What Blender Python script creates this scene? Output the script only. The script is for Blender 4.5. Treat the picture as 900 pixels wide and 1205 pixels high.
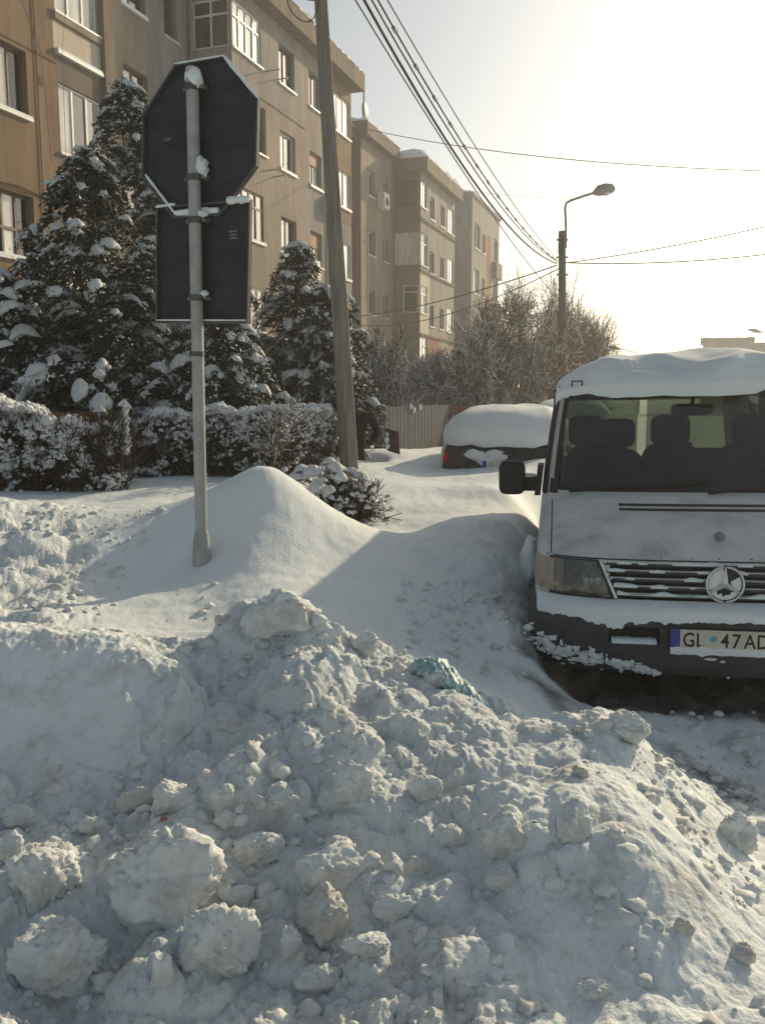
import bpy, math, random
import numpy as np
from mathutils import Vector, Matrix, noise as mnoise
import bmesh

for o in list(bpy.data.objects):
    bpy.data.objects.remove(o, do_unlink=True)
SC = bpy.context.scene
COL = SC.collection
R = math.radians

# ------------------------------------------------------------------ camera, sky, sun, exposure
CAM_H, F_PX, PITCH = 1.7, 1022.0, R(7.62)
cam_d = bpy.data.cameras.new('camera')
cam_d.sensor_fit = 'VERTICAL'
cam_d.sensor_height = 24.0
cam_d.lens = 24.0 * F_PX / 1205.0
cam_d.clip_start, cam_d.clip_end = 0.05, 3000.0
cam = bpy.data.objects.new('camera', cam_d)
cam.location = (0, 0, CAM_H)
cam.rotation_euler = (math.pi / 2 - PITCH, 0, 0)
COL.objects.link(cam)
SC.camera = cam

SUN_AZ, SUN_EL = R(38), R(21.5)
world = bpy.data.worlds.new('World')
SC.world = world
world.use_nodes = True
wn = world.node_tree.nodes
bg = wn['Background']
sky = wn.new('ShaderNodeTexSky')
sky.sky_type = 'NISHITA'
sky.sun_disc = False
sky.sun_elevation = SUN_EL
sky.sun_rotation = SUN_AZ
sky.altitude = 60
sky.air_density = 1.0
sky.dust_density = 2.0
sky.ozone_density = 1.0
hsv = wn.new('ShaderNodeHueSaturation')
hsv.inputs['Saturation'].default_value = 0.62      # milky winter air
world.node_tree.links.new(sky.outputs[0], hsv.inputs['Color'])
warm = wn.new('ShaderNodeMix'); warm.data_type = 'RGBA'; warm.blend_type = 'MULTIPLY'
warm.inputs[0].default_value = 1.0
warm.inputs[7].default_value = (1.0, 0.995, 0.93, 1)      # the camera's warm white balance
world.node_tree.links.new(hsv.outputs[0], warm.inputs[6])
world.node_tree.links.new(warm.outputs[2], bg.inputs[0])
bg.inputs[1].default_value = 0.125

sun_d = bpy.data.lights.new('sun', 'SUN')
sun_d.energy = 5.0
sun_d.angle = R(0.6)
sun_d.color = (1.0, 0.81, 0.53)
sun = bpy.data.objects.new('sun', sun_d)
S = Vector((math.sin(SUN_AZ) * math.cos(SUN_EL), math.cos(SUN_AZ) * math.cos(SUN_EL), math.sin(SUN_EL)))
sun.rotation_euler = S.to_track_quat('Z', 'Y').to_euler()
sun.location = (20, 20, 30)
COL.objects.link(sun)

SC.view_settings.view_transform = 'Standard'
SC.view_settings.look = 'None'
SC.view_settings.gamma = 1.0
SC.view_settings.exposure = -0.17
SC.view_settings.use_curve_mapping = False
SC.render.engine = 'CYCLES'
SC.cycles.use_denoising = True
SC.cycles.max_bounces = 8
SC.cycles.transparent_max_bounces = 24
SC.cycles.volume_bounces = 1

HAZE = 0.0024
rng = np.random.default_rng(7)
random.seed(7)


# ------------------------------------------------------------------ helpers
def P(px, py, d):
    """point of the place seen at photo pixel (px, py), d metres ahead"""
    ry = -(py - 602.5) / F_PX
    Y = math.cos(PITCH) + ry * math.sin(PITCH)
    Z = -math.sin(PITCH) + ry * math.cos(PITCH)
    s = d / Y
    return Vector(((px - 450.0) / F_PX * s, d, CAM_H + Z * s))


def tag(o, label=None, cat=None, group=None, kind=None):
    if label: o['label'] = label
    if cat: o['category'] = cat
    if group: o['group'] = group
    if kind: o['kind'] = kind
    return o


def empty(name, loc=(0, 0, 0), rz=0.0, label=None, cat=None, group=None):
    o = bpy.data.objects.new(name, None)
    o.empty_display_size = 0.1
    o.location = loc
    o.rotation_euler = (0, 0, rz)
    COL.objects.link(o)
    return tag(o, label, cat, group)


def link_mesh(name, me, parent=None):
    o = bpy.data.objects.new(name, me)
    COL.objects.link(o)
    if parent is not None:
        o.parent = parent
    return o


def copy_tree(o, parent=None):
    c = o.copy()
    COL.objects.link(c)
    c.parent = parent
    for ch in o.children:
        copy_tree(ch, c)
    return c


def mesh_np(name, V, faces, mats, mat_idx=None, smooth=True, attr=None):
    """faces: list of (M,k) int arrays"""
    V = np.asarray(V, dtype=np.float32)
    me = bpy.data.meshes.new(name)
    me.vertices.add(len(V))
    me.vertices.foreach_set('co', V.ravel())
    loops = np.concatenate([f.ravel() for f in faces]).astype(np.int32)
    tot = np.concatenate([np.full(len(f), f.shape[1], np.int32) for f in faces])
    start = np.concatenate([[0], np.cumsum(tot)[:-1]]).astype(np.int32)
    me.loops.add(len(loops))
    me.loops.foreach_set('vertex_index', loops)
    me.polygons.add(len(tot))
    me.polygons.foreach_set('loop_start', start)
    if mat_idx is not None:
        me.polygons.foreach_set('material_index', np.asarray(mat_idx, np.int32))
    me.polygons.foreach_set('use_smooth', np.full(len(tot), smooth))
    for m in (mats if isinstance(mats, (list, tuple)) else [mats]):
        me.materials.append(m)
    if attr:
        for k, a in attr.items():
            at = me.attributes.new(k, 'FLOAT', 'POINT')
            at.data.foreach_set('value', np.asarray(a, np.float32))
    me.update(calc_edges=True)
    return me


class NB:
    """collects numpy pieces into one mesh"""
    def __init__(s):
        s.V, s.F, s.n, s.M = [], [], 0, []

    def add(s, V, F, m=0):
        V = np.asarray(V, float); F = np.asarray(F, int)
        s.V.append(V); s.F.append(F + s.n); s.n += len(V); s.M.append(np.full(len(F), m))

    def box(s, x0, x1, y0, y1, z0, z1, m=0):
        v = [(x, y, z) for z in (z0, z1) for y in (y0, y1) for x in (x0, x1)]
        f = [(0, 2, 3, 1), (4, 5, 7, 6), (0, 1, 5, 4), (2, 6, 7, 3), (0, 4, 6, 2), (1, 3, 7, 5)]
        s.add(v, f, m)

    def obox(s, c, ax, ay, az, m=0):
        """box from centre and three half-axis vectors"""
        c, ax, ay, az = [np.asarray(q, float) for q in (c, ax, ay, az)]
        v = [c + i * ax + j * ay + k * az for k in (-1, 1) for j in (-1, 1) for i in (-1, 1)]
        f = [(0, 2, 3, 1), (4, 5, 7, 6), (0, 1, 5, 4), (2, 6, 7, 3), (0, 4, 6, 2), (1, 3, 7, 5)]
        s.add(v, f, m)

    def tube(s, pts, rad, n=8, m=0, caps=True):
        pts = np.asarray(pts, float)
        k = len(pts)
        rad = np.broadcast_to(np.asarray(rad, float), (k,))
        tg = np.gradient(pts, axis=0)
        tg /= np.linalg.norm(tg, axis=1)[:, None] + 1e-12
        ref = np.array([0, 0, 1.0]) if abs(tg[0, 2]) < 0.9 else np.array([1.0, 0, 0])
        a = np.cross(tg, ref); a /= np.linalg.norm(a, axis=1)[:, None] + 1e-12
        b = np.cross(tg, a)
        th = np.arange(n) * 2 * math.pi / n
        ring = (np.cos(th)[None, :, None] * a[:, None, :] + np.sin(th)[None, :, None] * b[:, None, :]) * rad[:, None, None] + pts[:, None, :]
        V = ring.reshape(-1, 3)
        i, j = np.meshgrid(np.arange(k - 1), np.arange(n), indexing='ij')
        j2 = (j + 1) % n
        F = np.stack([i * n + j, i * n + j2, (i + 1) * n + j2, (i + 1) * n + j], -1).reshape(-1, 4)
        s.add(V, F, m)
        if caps:
            for base, rev in ((0, False), ((k - 1) * n, True)):
                c = pts[0] if not rev else pts[-1]
                Vc = np.vstack([V[base:base + n], c])
                Fc = [(q, (q + 1) % n, n) for q in range(n)]
                if not rev: Fc = [f[::-1] for f in Fc]
                s.add(Vc, Fc, m)

    def grid(s, G, m=0, flip=False):
        """G (a,b,3) point grid"""
        a, b = G.shape[:2]
        i, j = np.meshgrid(np.arange(a - 1), np.arange(b - 1), indexing='ij')
        F = np.stack([i * b + j, i * b + j + 1, (i + 1) * b + j + 1, (i + 1) * b + j], -1).reshape(-1, 4)
        if flip: F = F[:, ::-1]
        s.add(G.reshape(-1, 3), F, m)

    def build(s, name, mats, parent=None, smooth=False, attr=None):
        V = np.vstack(s.V)
        ks = sorted({f.shape[1] for f in s.F})
        faces, mi = [], []
        for k in ks:
            sel = [q for q in range(len(s.F)) if s.F[q].shape[1] == k]
            faces.append(np.vstack([s.F[q] for q in sel]))
            mi.append(np.concatenate([s.M[q] for q in sel]))
        return link_mesh(name, mesh_np(name, V, faces, mats, np.concatenate(mi), smooth, attr), parent)


_ico = {}
def ico(sub):
    if sub not in _ico:
        bm = bmesh.new()
        bmesh.ops.create_icosphere(bm, subdivisions=sub, radius=1.0)
        V = np.array([v.co[:] for v in bm.verts]); F = np.array([[v.index for v in f.verts] for f in bm.faces])
        bm.free()
        _ico[sub] = (V, F)
    return _ico[sub]


# ------------------------------------------------------------------ noise
def _hash(ix, iy, seed):
    h = (ix.astype(np.int64) * 374761393 + iy.astype(np.int64) * 668265263 + seed * 974634721) & 0xFFFFFFFF
    h = ((h ^ (h >> 13)) * 1274126177) & 0xFFFFFFFF
    h = ((h ^ (h >> 16)) * 2246822519) & 0xFFFFFFFF
    return (h ^ (h >> 15)) & 0xFFFFFFFF


def perlin(x, y, seed=0):
    ix, iy = np.floor(x), np.floor(y)
    fx, fy = x - ix, y - iy
    ix = ix.astype(np.int64); iy = iy.astype(np.int64)
    def g(dx, dy):
        a = _hash(ix + dx, iy + dy, seed) / 4294967296.0 * 2 * math.pi
        return np.cos(a) * (fx - dx) + np.sin(a) * (fy - dy)
    u = fx * fx * fx * (fx * (fx * 6 - 15) + 10); v = fy * fy * fy * (fy * (fy * 6 - 15) + 10)
    n0 = g(0, 0) * (1 - u) + g(1, 0) * u
    n1 = g(0, 1) * (1 - u) + g(1, 1) * u
    return (n0 * (1 - v) + n1 * v) * 1.5


def fbm(x, y, oct=4, seed=0, gain=0.5):
    t, a, f = 0, 1.0, 1.0
    for i in range(oct):
        t = t + a * perlin(x * f, y * f, seed + i * 17); a *= gain; f *= 2.03
    return t


def lumps(x, y, seed=0, dens=1.0):
    """rounded lumps in [0,1]: a field of half-buried balls of random size, one per cell"""
    ix, iy = np.floor(x).astype(np.int64), np.floor(y).astype(np.int64)
    best = np.zeros_like(x)
    for dx in (-1, 0, 1):
        for dy in (-1, 0, 1):
            cx, cy = ix + dx, iy + dy
            h1 = _hash(cx, cy, seed) / 4294967296.0; h2 = _hash(cx, cy, seed + 5) / 4294967296.0
            h3 = _hash(cx, cy, seed + 9) / 4294967296.0; h4 = _hash(cx, cy, seed + 13) / 4294967296.0
            rr = 0.25 + 0.5 * h3
            d2 = ((x - cx - h1) ** 2 + (y - cy - h2) ** 2) / rr ** 2
            v = np.sqrt(np.clip(1 - d2, 0, None)) * rr * (h4 < dens)
            best = np.maximum(best, v)
    return best


def sstep(a, b, x):
    t = np.clip((x - a) / (b - a), 0, 1)
    return t * t * (3 - 2 * t)


# ------------------------------------------------------------------ materials
def new_mat(name):
    m = bpy.data.materials.new(name)
    m.use_nodes = True
    nt = m.node_tree
    return m, nt, nt.nodes['Principled BSDF']


def rgb(c):
    return (c[0], c[1], c[2], 1.0)


def noise_node(nt, scale, detail=4, rough=0.55, coord='Object', vec_scale=None):
    tc = nt.nodes.new('ShaderNodeTexCoord')
    n = nt.nodes.new('ShaderNodeTexNoise')
    n.inputs['Scale'].default_value = scale
    n.inputs['Detail'].default_value = detail
    n.inputs['Roughness'].default_value = rough
    src = tc.outputs[coord]
    if vec_scale:
        mp = nt.nodes.new('ShaderNodeMapping')
        mp.inputs['Scale'].default_value = vec_scale
        nt.links.new(src, mp.inputs[0]); src = mp.outputs[0]
    nt.links.new(src, n.inputs['Vector'])
    return n


def ramp(nt, src, stops):
    r = nt.nodes.new('ShaderNodeValToRGB')
    e = r.color_ramp.elements
    while len(e) > 1: e.remove(e[-1])
    e[0].position, e[0].color = stops[0][0], rgb(stops[0][1])
    for p, c in stops[1:]:
        q = e.new(p); q.color = rgb(c)
    nt.links.new(src, r.inputs[0])
    return r


def mixc(nt, fac, a, b):
    m = nt.nodes.new('ShaderNodeMix'); m.data_type = 'RGBA'
    for s, k in ((fac, 0), (a, 6), (b, 7)):
        if hasattr(s, 'is_linked') or hasattr(s, 'links'):
            nt.links.new(s, m.inputs[k])
        else:
            m.inputs[k].default_value = s if k == 0 else rgb(s)
    return m.outputs[2]


def bump(nt, bs, height, strength=0.3, dist=0.02):
    b = nt.nodes.new('ShaderNodeBump')
    b.inputs['Strength'].default_value = strength
    b.inputs['Distance'].default_value = dist
    nt.links.new(height, b.inputs['Height'])
    nt.links.new(b.outputs[0], bs.inputs['Normal'])
    return b


def simple(name, c, rough=0.6, var=0.25, scale=8.0, metal=0.0, spec=0.4, bmp=0.0, vec=None):
    m, nt, bs = new_mat(name)
    n = noise_node(nt, scale, 5, vec_scale=vec)
    lo = tuple(max(0, q * (1 - var)) for q in c); hi = tuple(min(1, q * (1 + var)) for q in c)
    r = ramp(nt, n.outputs[0], [(0.3, lo), (0.7, hi)])
    nt.links.new(r.outputs[0], bs.inputs['Base Color'])
    bs.inputs['Roughness'].default_value = rough
    bs.inputs['Metallic'].default_value = metal
    bs.inputs['Specular IOR Level'].default_value = spec
    if bmp:
        bump(nt, bs, n.outputs[0], bmp, 0.01)
    return m


def snow_mat(name, c=(0.75, 0.80, 0.82), bscale=60.0, bstr=0.35, dirt=None, bdist=0.01):
    m, nt, bs = new_mat(name)
    n = noise_node(nt, bscale, 6, 0.65)
    n2 = noise_node(nt, 3.0, 4)
    r = ramp(nt, n2.outputs[0], [(0.3, tuple(q * 0.93 for q in c)), (0.7, c)])
    col = r.outputs[0]
    if dirt:
        n3 = noise_node(nt, dirt[0], 6, 0.7)
        rr = ramp(nt, n3.outputs[0], [(dirt[1], (0, 0, 0)), (dirt[1] + 0.22, (dirt[2],) * 3)])
        col = mixc(nt, rr.outputs[0], col, dirt[3])
    nt.links.new(col, bs.inputs['Base Color'])
    bs.inputs['Roughness'].default_value = 0.75
    bs.inputs['Specular IOR Level'].default_value = 0.2
    bump(nt, bs, n.outputs[0], bstr, bdist)
    return m


M = {}
M['snow'] = snow_mat('snow')
M['snow_soft'] = snow_mat('snow_soft', bscale=30, bstr=0.25)
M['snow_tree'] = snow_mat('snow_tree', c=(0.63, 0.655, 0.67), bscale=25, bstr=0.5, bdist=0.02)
M['snow_chunk'] = snow_mat('snow_chunk', c=(0.72, 0.765, 0.77), bscale=45, bstr=0.6, dirt=(6.0, 0.48, 0.6, (0.36, 0.30, 0.23)), bdist=0.012)
M['snow_dirty'] = snow_mat('snow_dirty', c=(0.64, 0.645, 0.63), bscale=45, bstr=0.6, dirt=(7.0, 0.42, 0.45, (0.36, 0.31, 0.25)), bdist=0.012)


def ground_mat():
    m, nt, bs = new_mat('ground_snow')
    at = nt.nodes.new('ShaderNodeAttribute'); at.attribute_name = 'dirt'
    rg = nt.nodes.new('ShaderNodeAttribute'); rg.attribute_name = 'rough'
    gm = nt.nodes.new('ShaderNodeAttribute'); gm.attribute_name = 'grime'
    n = noise_node(nt, 45.0, 6, 0.65)
    n2 = noise_node(nt, 2.2, 5)
    nd = noise_node(nt, 5.0, 7, 0.72)
    base = ramp(nt, n2.outputs[0], [(0.3, (0.71, 0.77, 0.79)), (0.7, (0.76, 0.825, 0.85))])
    # grime patches in the shovelled heap
    dm = nt.nodes.new('ShaderNodeMath'); dm.operation = 'MULTIPLY'
    dr = ramp(nt, nd.outputs[0], [(0.50, (0, 0, 0)), (0.72, (0.7,) * 3)])
    nt.links.new(dr.outputs[0], dm.inputs[0]); nt.links.new(gm.outputs['Fac'], dm.inputs[1])
    c1 = mixc(nt, dm.outputs[0], base.outputs[0], (0.38, 0.32, 0.25))
    # road slush
    sl = ramp(nt, nd.outputs[0], [(0.35, (0.05, 0.045, 0.04)), (0.62, (0.17, 0.155, 0.14))])
    sm = nt.nodes.new('ShaderNodeMath'); sm.operation = 'MULTIPLY_ADD'; sm.use_clamp = True
    nt.links.new(at.outputs['Fac'], sm.inputs[0]); sm.inputs[1].default_value = 1.7
    sb = nt.nodes.new('ShaderNodeMath'); sb.operation = 'MULTIPLY_ADD'
    nt.links.new(n.outputs[0], sb.inputs[0]); sb.inputs[1].default_value = -1.0; sb.inputs[2].default_value = 0.1
    nt.links.new(sb.outputs[0], sm.inputs[2])
    c2 = mixc(nt, sm.outputs[0], c1, sl.outputs[0])
    nt.links.new(c2, bs.inputs['Base Color'])
    bs.inputs['Roughness'].default_value = 0.75
    bs.inputs['Specular IOR Level'].default_value = 0.2
    b = bump(nt, bs, n.outputs[0], 0.5, 0.025)
    ml = nt.nodes.new('ShaderNodeMath'); ml.operation = 'MULTIPLY_ADD'
    nt.links.new(rg.outputs['Fac'], ml.inputs[0]); ml.inputs[1].default_value = 0.5; ml.inputs[2].default_value = 0.28
    nt.links.new(ml.outputs[0], b.inputs['Strength'])
    return m


M['ground'] = ground_mat()
M['pole_conc'] = simple('pole_concrete', (0.20, 0.18, 0.15), 0.9, 0.3, 3.0, bmp=0.3, vec=(6, 6, 0.6))
M['pole_dark'] = simple('pole_dark', (0.10, 0.09, 0.08), 0.9, 0.3, 5.0)
M['sign_back'] = simple('sign_back', (0.024, 0.026, 0.030), 0.6, 0.4, 5.0, spec=0.25, vec=(1, 1, 2.5))
M['sign_rim'] = simple('sign_rim', (0.07, 0.073, 0.078), 0.5, 0.2, 20.0)
M['post_grey'] = simple('post_grey', (0.33, 0.335, 0.33), 0.6, 0.18, 9.0, bmp=0.1)
M['clamp'] = simple('clamp_metal', (0.09, 0.09, 0.09), 0.6, 0.3, 30.0, metal=0.4)
M['sticker'] = simple('sticker', (0.13, 0.135, 0.14), 0.6, 0.2, 60.0)
M['wire'] = simple('wire_black', (0.02, 0.02, 0.02), 0.7, 0.2, 3.0)
M['metal_grey'] = simple('metal_grey', (0.22, 0.22, 0.22), 0.5, 0.2, 9.0, metal=0.3)
M['lamp_glass'] = simple('lamp_glass', (0.55, 0.55, 0.5), 0.3, 0.1, 20.0)

# ------------------------------------------------------------------ ground: one snow sheet
def ctl_points():
    C = []
    def a(px, py, d): C.append(tuple(P(px, py, d)))
    def slope(px, py, k=1.0): a(px, py, k * 1.775 / (0.264 + (py - 465) / F_PX))
    def w(x, y, z): C.append((x, y, z))
    # ridge of the shovelled heap
    for q in [(-120, 745, 2.95), (-60, 742, 3.0), (0, 740, 3.05), (80, 742, 3.05), (130, 747, 3.05), (170, 757, 3.05), (205, 758, 3.2), (250, 746, 3.3),
              (290, 738, 3.4), (330, 728, 3.42), (372, 738, 3.4), (420, 758, 3.3), (470, 782, 3.25), (520, 806, 3.2), (580, 836, 3.1),
              (640, 855, 3.05), (690, 842, 2.97), (735, 845, 2.92), (765, 885, 2.78), (800, 935, 2.66), (832, 980, 2.56)]:
        a(*q)
    # big slab at the left, steep face
    for q in [(-60, 850, 2.79), (20, 850, 2.79), (100, 850, 2.79), (160, 840, 2.80), (-60, 945, 2.52), (20, 948, 2.52), (100, 955, 2.52), (150, 935, 2.58),
              (185, 830, 2.90), (190, 880, 2.72), (120, 790, 2.93), (40, 790, 2.93)]:
        a(*q)
    # face of the heap
    for px, py, k in [(260, 800, 1.02), (330, 800, 1.0), (400, 820, 1.0), (480, 850, 1.0), (250, 900, 1.0), (350, 900, 1.0), (450, 900, .99), (560, 900, .99),
                      (650, 900, .99), (700, 920, .97), (200, 980, 1.0), (300, 1000, 1.0), (400, 1000, 1.0), (500, 980, 1.0), (600, 1000, .98), (700, 1000, .97),
                      (770, 1000, .96), (0, 1000, 1.0), (100, 1010, 1.0), (-80, 1000, 1.0), (0, 1100, 1.0), (150, 1100, 1.0), (300, 1100, 1.0), (450, 1100, 1.0), (600, 1100, .99),
                      (720, 1100, .98), (800, 1080, .98), (-80, 1100, 1.0), (-60, 1200, 1.0), (100, 1200, 1.0), (250, 1195, 1.0), (400, 1180, .98), (550, 1190, .98), (700, 1200, .98), (850, 1200, .98), (960, 1200, .98)]:
        slope(px, py, k)
    for q in [(900, 975, 2.95), (900, 1010, 2.62), (900, 1070, 2.28), (880, 1130, 2.0), (960, 1050, 2.42), (850, 1040, 2.26), (960, 960, 3.1)]:
        a(*q)
    # hidden back of the heap
    for x, y, z in [(-1.6, 3.7, .56), (-1.0, 3.7, .54), (-.6, 3.8, .54), (-.25, 3.9, .55), (.1, 3.85, .50), (.4, 3.7, .40), (.75, 3.6, .26), (1.05, 3.35, .16), (-2.4, 3.6, .7)]:
        w(x, y, z)
    # hollow, left bank
    for q in [(100, 700, 5.0), (20, 700, 4.9), (-80, 690, 5.0), (60, 655, 5.7), (-30, 640, 5.8), (100, 620, 6.15), (20, 600, 6.5), (-60, 600, 6.3), (50, 586, 7.5), (130, 590, 7.3), (200, 579, 7.9),
              (250, 573, 8.2), (150, 700, 5.05), (238, 665, 5.5), (200, 640, 5.7), (180, 605, 6.4), (150, 660, 5.55), (250, 725, 4.65), (200, 745, 4.4), (210, 590, 6.9), (170, 640, 5.75), (100, 735, 4.4), (20, 730, 4.4)]:
        a(*q)
    # the mound
    for q in [(312, 546, 6.3), (300, 551, 6.25), (326, 550, 6.3), (285, 565, 6.15), (250, 588, 6.05), (230, 615, 5.85), (345, 568, 6.3), (375, 592, 6.25), (410, 614, 6.15), (440, 632, 6.1), (480, 655, 6.0), (300, 600, 5.9),
              (300, 650, 5.45), (340, 640, 5.6), (350, 690, 5.0), (270, 660, 5.4), (390, 660, 5.6), (350, 600, 6.0), (300, 700, 4.8), (400, 700, 4.9), (340, 715, 4.5)]:
        a(*q)
    # hidden behind the mound
    for x, y, z in [(-.9, 7.3, .85), (-.3, 7.2, .62), (.1, 7.2, .58), (-1.5, 7.2, .82)]:
        w(x, y, z)
    # street between hedge and vehicles
    for q in [(520, 600, 8.0), (480, 572, 9.4), (560, 568, 9.8), (600, 600, 7.4), (590, 630, 6.4), (450, 546, 12), (480, 531, 14), (560, 690, 5.4), (520, 665, 5.8), (450, 720, 4.75), (500, 745, 4.65), (540, 770, 4.45),
              (570, 720, 5.0), (530, 585, 8.8), (600, 575, 8.8), (615, 560, 10.0), (585, 655, 5.9), (600, 552, 11.0), (560, 556, 11.3), (515, 557, 11.4), (640, 540, 11.2), (680, 540, 11.2)]:
        a(*q)
    for x, y, z in [(.55, 13.5, .72), (.4, 15.5, .75), (-1, 13, .82), (-3, 11, .85), (-6, 9, .85), (-10, 10, .9), (-4, 20, .8), (1.8, 14, .66), (4.4, 12.5, .62), (3, 18, .6), (0, 25, .55), (-3, 30, .6), (8, 30, .3), (20, 30, .3), (12, 12, .35), (7, 8, .3),
                    (6, 4, .15), (4.2, 5.5, .12), (4.6, 8, .2), (-10, 4, .7), (-6, 3, .6), (-5, 0, .3), (5, 0, .1), (0, .6, .36), (-2, .8, .38), (2, .8, .34), (0, 1.45, .37), (1.5, 1.5, .36), (-1.5, 1.5, .38), (0, -6, .1), (10, -4, .1), (-10, -6, .2), (-30, 20, .9), (0, 60, .4), (40, 60, .3), (-20, 60, .7), (40, 0, .3), (-40, 0, .8), (0, -40, .3), (100, 160, .3), (-100, 160, .5), (0, 300, .2)]:
        w(x, y, z)
    # dug-out round the van
    ax, ay = math.sin(VAN_AZ), math.cos(VAN_AZ)
    def van(lx, ly, z): w(VAN_X + lx * ay + ly * ax, VAN_Y - lx * ax + ly * ay, z)
    for ly in (0.2, 1.2, 2.4, 3.6, 4.8):
        for lx in (-.8, 0, .8): van(lx, ly, .05)
    for ly in (1.0, 1.8, 2.8, 3.8): van(-1.04, ly, .30)
    for ly in (1.2, 2.0, 3.0, 4.0): van(-1.4, ly, .52 + .03 * ly)
    for ly in (1.0, 2.5, 4.5): van(1.3, ly, .1)
    van(-.9, 5.4, .55); van(0, 5.6, .5); van(.9, 5.6, .5)
    for q in [(600, 760, 4.55), (615, 800, 4.25), (640, 838, 4.0), (585, 800, 4.2), (610, 720, 4.95)]:
        a(*q)
    for q in [(700, 860, 4.05), (780, 880, 3.95), (850, 900, 3.85), (890, 930, 3.6), (820, 930, 3.5), (760, 850, 4.15), (900, 870, 4.1), (980, 900, 3.9)]:
        a(*q)
    return np.array(C)


VAN_AZ = R(11.0)
VAN_X, VAN_Y = 1.775, 4.35
CTL = ctl_points()


def _phi(d2):
    return np.sqrt(d2 + 0.08 ** 2)


def _warp(x, y):
    r = np.hypot(x, y) + 0.5
    k = np.log1p(r / 4.0) * 4.0 / r
    return x * k, y * k


_cx, _cy = _warp(CTL[:, 0], CTL[:, 1])
_A = _phi((_cx[:, None] - _cx[None]) ** 2 + (_cy[:, None] - _cy[None]) ** 2)
_A[np.diag_indices(len(_A))] -= 0.03       # slight smoothing
_zm = CTL[:, 2].mean()
_w = np.linalg.solve(_A, CTL[:, 2] - _zm)


def base_h(x, y):
    x = np.asarray(x, float); y = np.asarray(y, float)
    wx, wy = _warp(x, y)
    out = np.zeros_like(wx)
    for i in range(len(_w)):
        out += _w[i] * _phi((wx - _cx[i]) ** 2 + (wy - _cy[i]) ** 2)
    return out + _zm


def van_local(x, y):
    ax, ay = math.sin(VAN_AZ), math.cos(VAN_AZ)
    dx, dy = x - VAN_X, y - VAN_Y
    return dx * ay - dy * ax, dx * ax + dy * ay


def masks(x, y, h):
    u = x / np.maximum(y, .3) * F_PX + 450          # direction, only to place the heap's outline on the ground
    # heap: everything nearer than its ridge
    heap = sstep(3.75, 3.35, y + 0.10 * np.maximum(0, x)) * sstep(.9, 1.4, y)
    slab = np.exp(-(((x + 1.35) / .55) ** 6 + ((y - 3.04) / .38) ** 6))
    left = sstep(-1.5, -2.0, x + 0.28 * (y - 5)) * sstep(7.4, 6.6, y) * sstep(3.4, 4.0, y)
    lx, ly = van_local(x, y)
    trench = np.exp(-((lx + 1.35) / .45) ** 2) * sstep(3.2, 2.0, ly) * sstep(-1.0, -.3, ly)
    right = sstep(.15, .6, x - .25 * (y - 2.4)) * sstep(.35, .0, y - 3.05 + .1 * x) * heap        # wind-smoothed right flank
    rough = np.clip(heap * (1 - .97 * slab) * (1 - .6 * right) + .75 * left + .6 * trench, 0, 1)
    dirt = sstep(1.15, .85, np.abs(lx)) * sstep(-1.05, -.55, ly) * sstep(5.2, 4.8, ly)
    dirt = np.maximum(dirt, .6 * np.exp(-((lx + 1.02) / .12) ** 2) * sstep(2.2, 1.2, ly) * sstep(-.3, .0, ly) * (.55 + .9 * perlin(x * 4, y * 4, 46)))
    trk = np.exp(-((x - (1.05 + (4.1 - y) * .85)) / .27) ** 2) * sstep(2.9, 3.3, y) * sstep(4.7, 4.3, y)      # wheel track out to the road
    dirt = np.maximum(dirt * sstep(-.22, .12, ly + .12 * perlin(x * 3, y * 3, 44)), .75 * trk * np.clip(.7 + .8 * perlin(x * 5, y * 5, 48), 0, 1))
    dirt = np.maximum(dirt, .5 * sstep(1.2, 1.7, x) * sstep(3.1, 3.45, y) * sstep(4.6, 4.2, y) * np.clip(.42 + .55 * perlin(x * 3.2, y * 3.2, 45) + .35 * perlin(x * 9, y * 9, 47), 0, 1))
    grime = np.clip(heap * (.75 + .25 * slab) + .35 * left, 0, 1)
    return rough, dirt, heap, slab, grime


def facets(x, y, seed):
    """broken slabs: every cell of a Voronoi pattern is its own tilted plane"""
    ix, iy = np.floor(x).astype(np.int64), np.floor(y).astype(np.int64)
    best = np.full(x.shape, 9.0); out = np.zeros_like(x)
    for dx in (-1, 0, 1):
        for dy in (-1, 0, 1):
            cx, cy = ix + dx, iy + dy
            h = [_hash(cx, cy, seed + 3 * k) / 4294967296.0 for k in range(5)]
            ex, ey = x - cx - h[0], y - cy - h[1]
            d2 = ex * ex + ey * ey
            v = (h[2] - .35) + (h[3] - .5) * 1.6 * ex + (h[4] - .5) * 1.6 * ey
            m = d2 < best
            best = np.where(m, d2, best); out = np.where(m, v, out)
    return out


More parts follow.
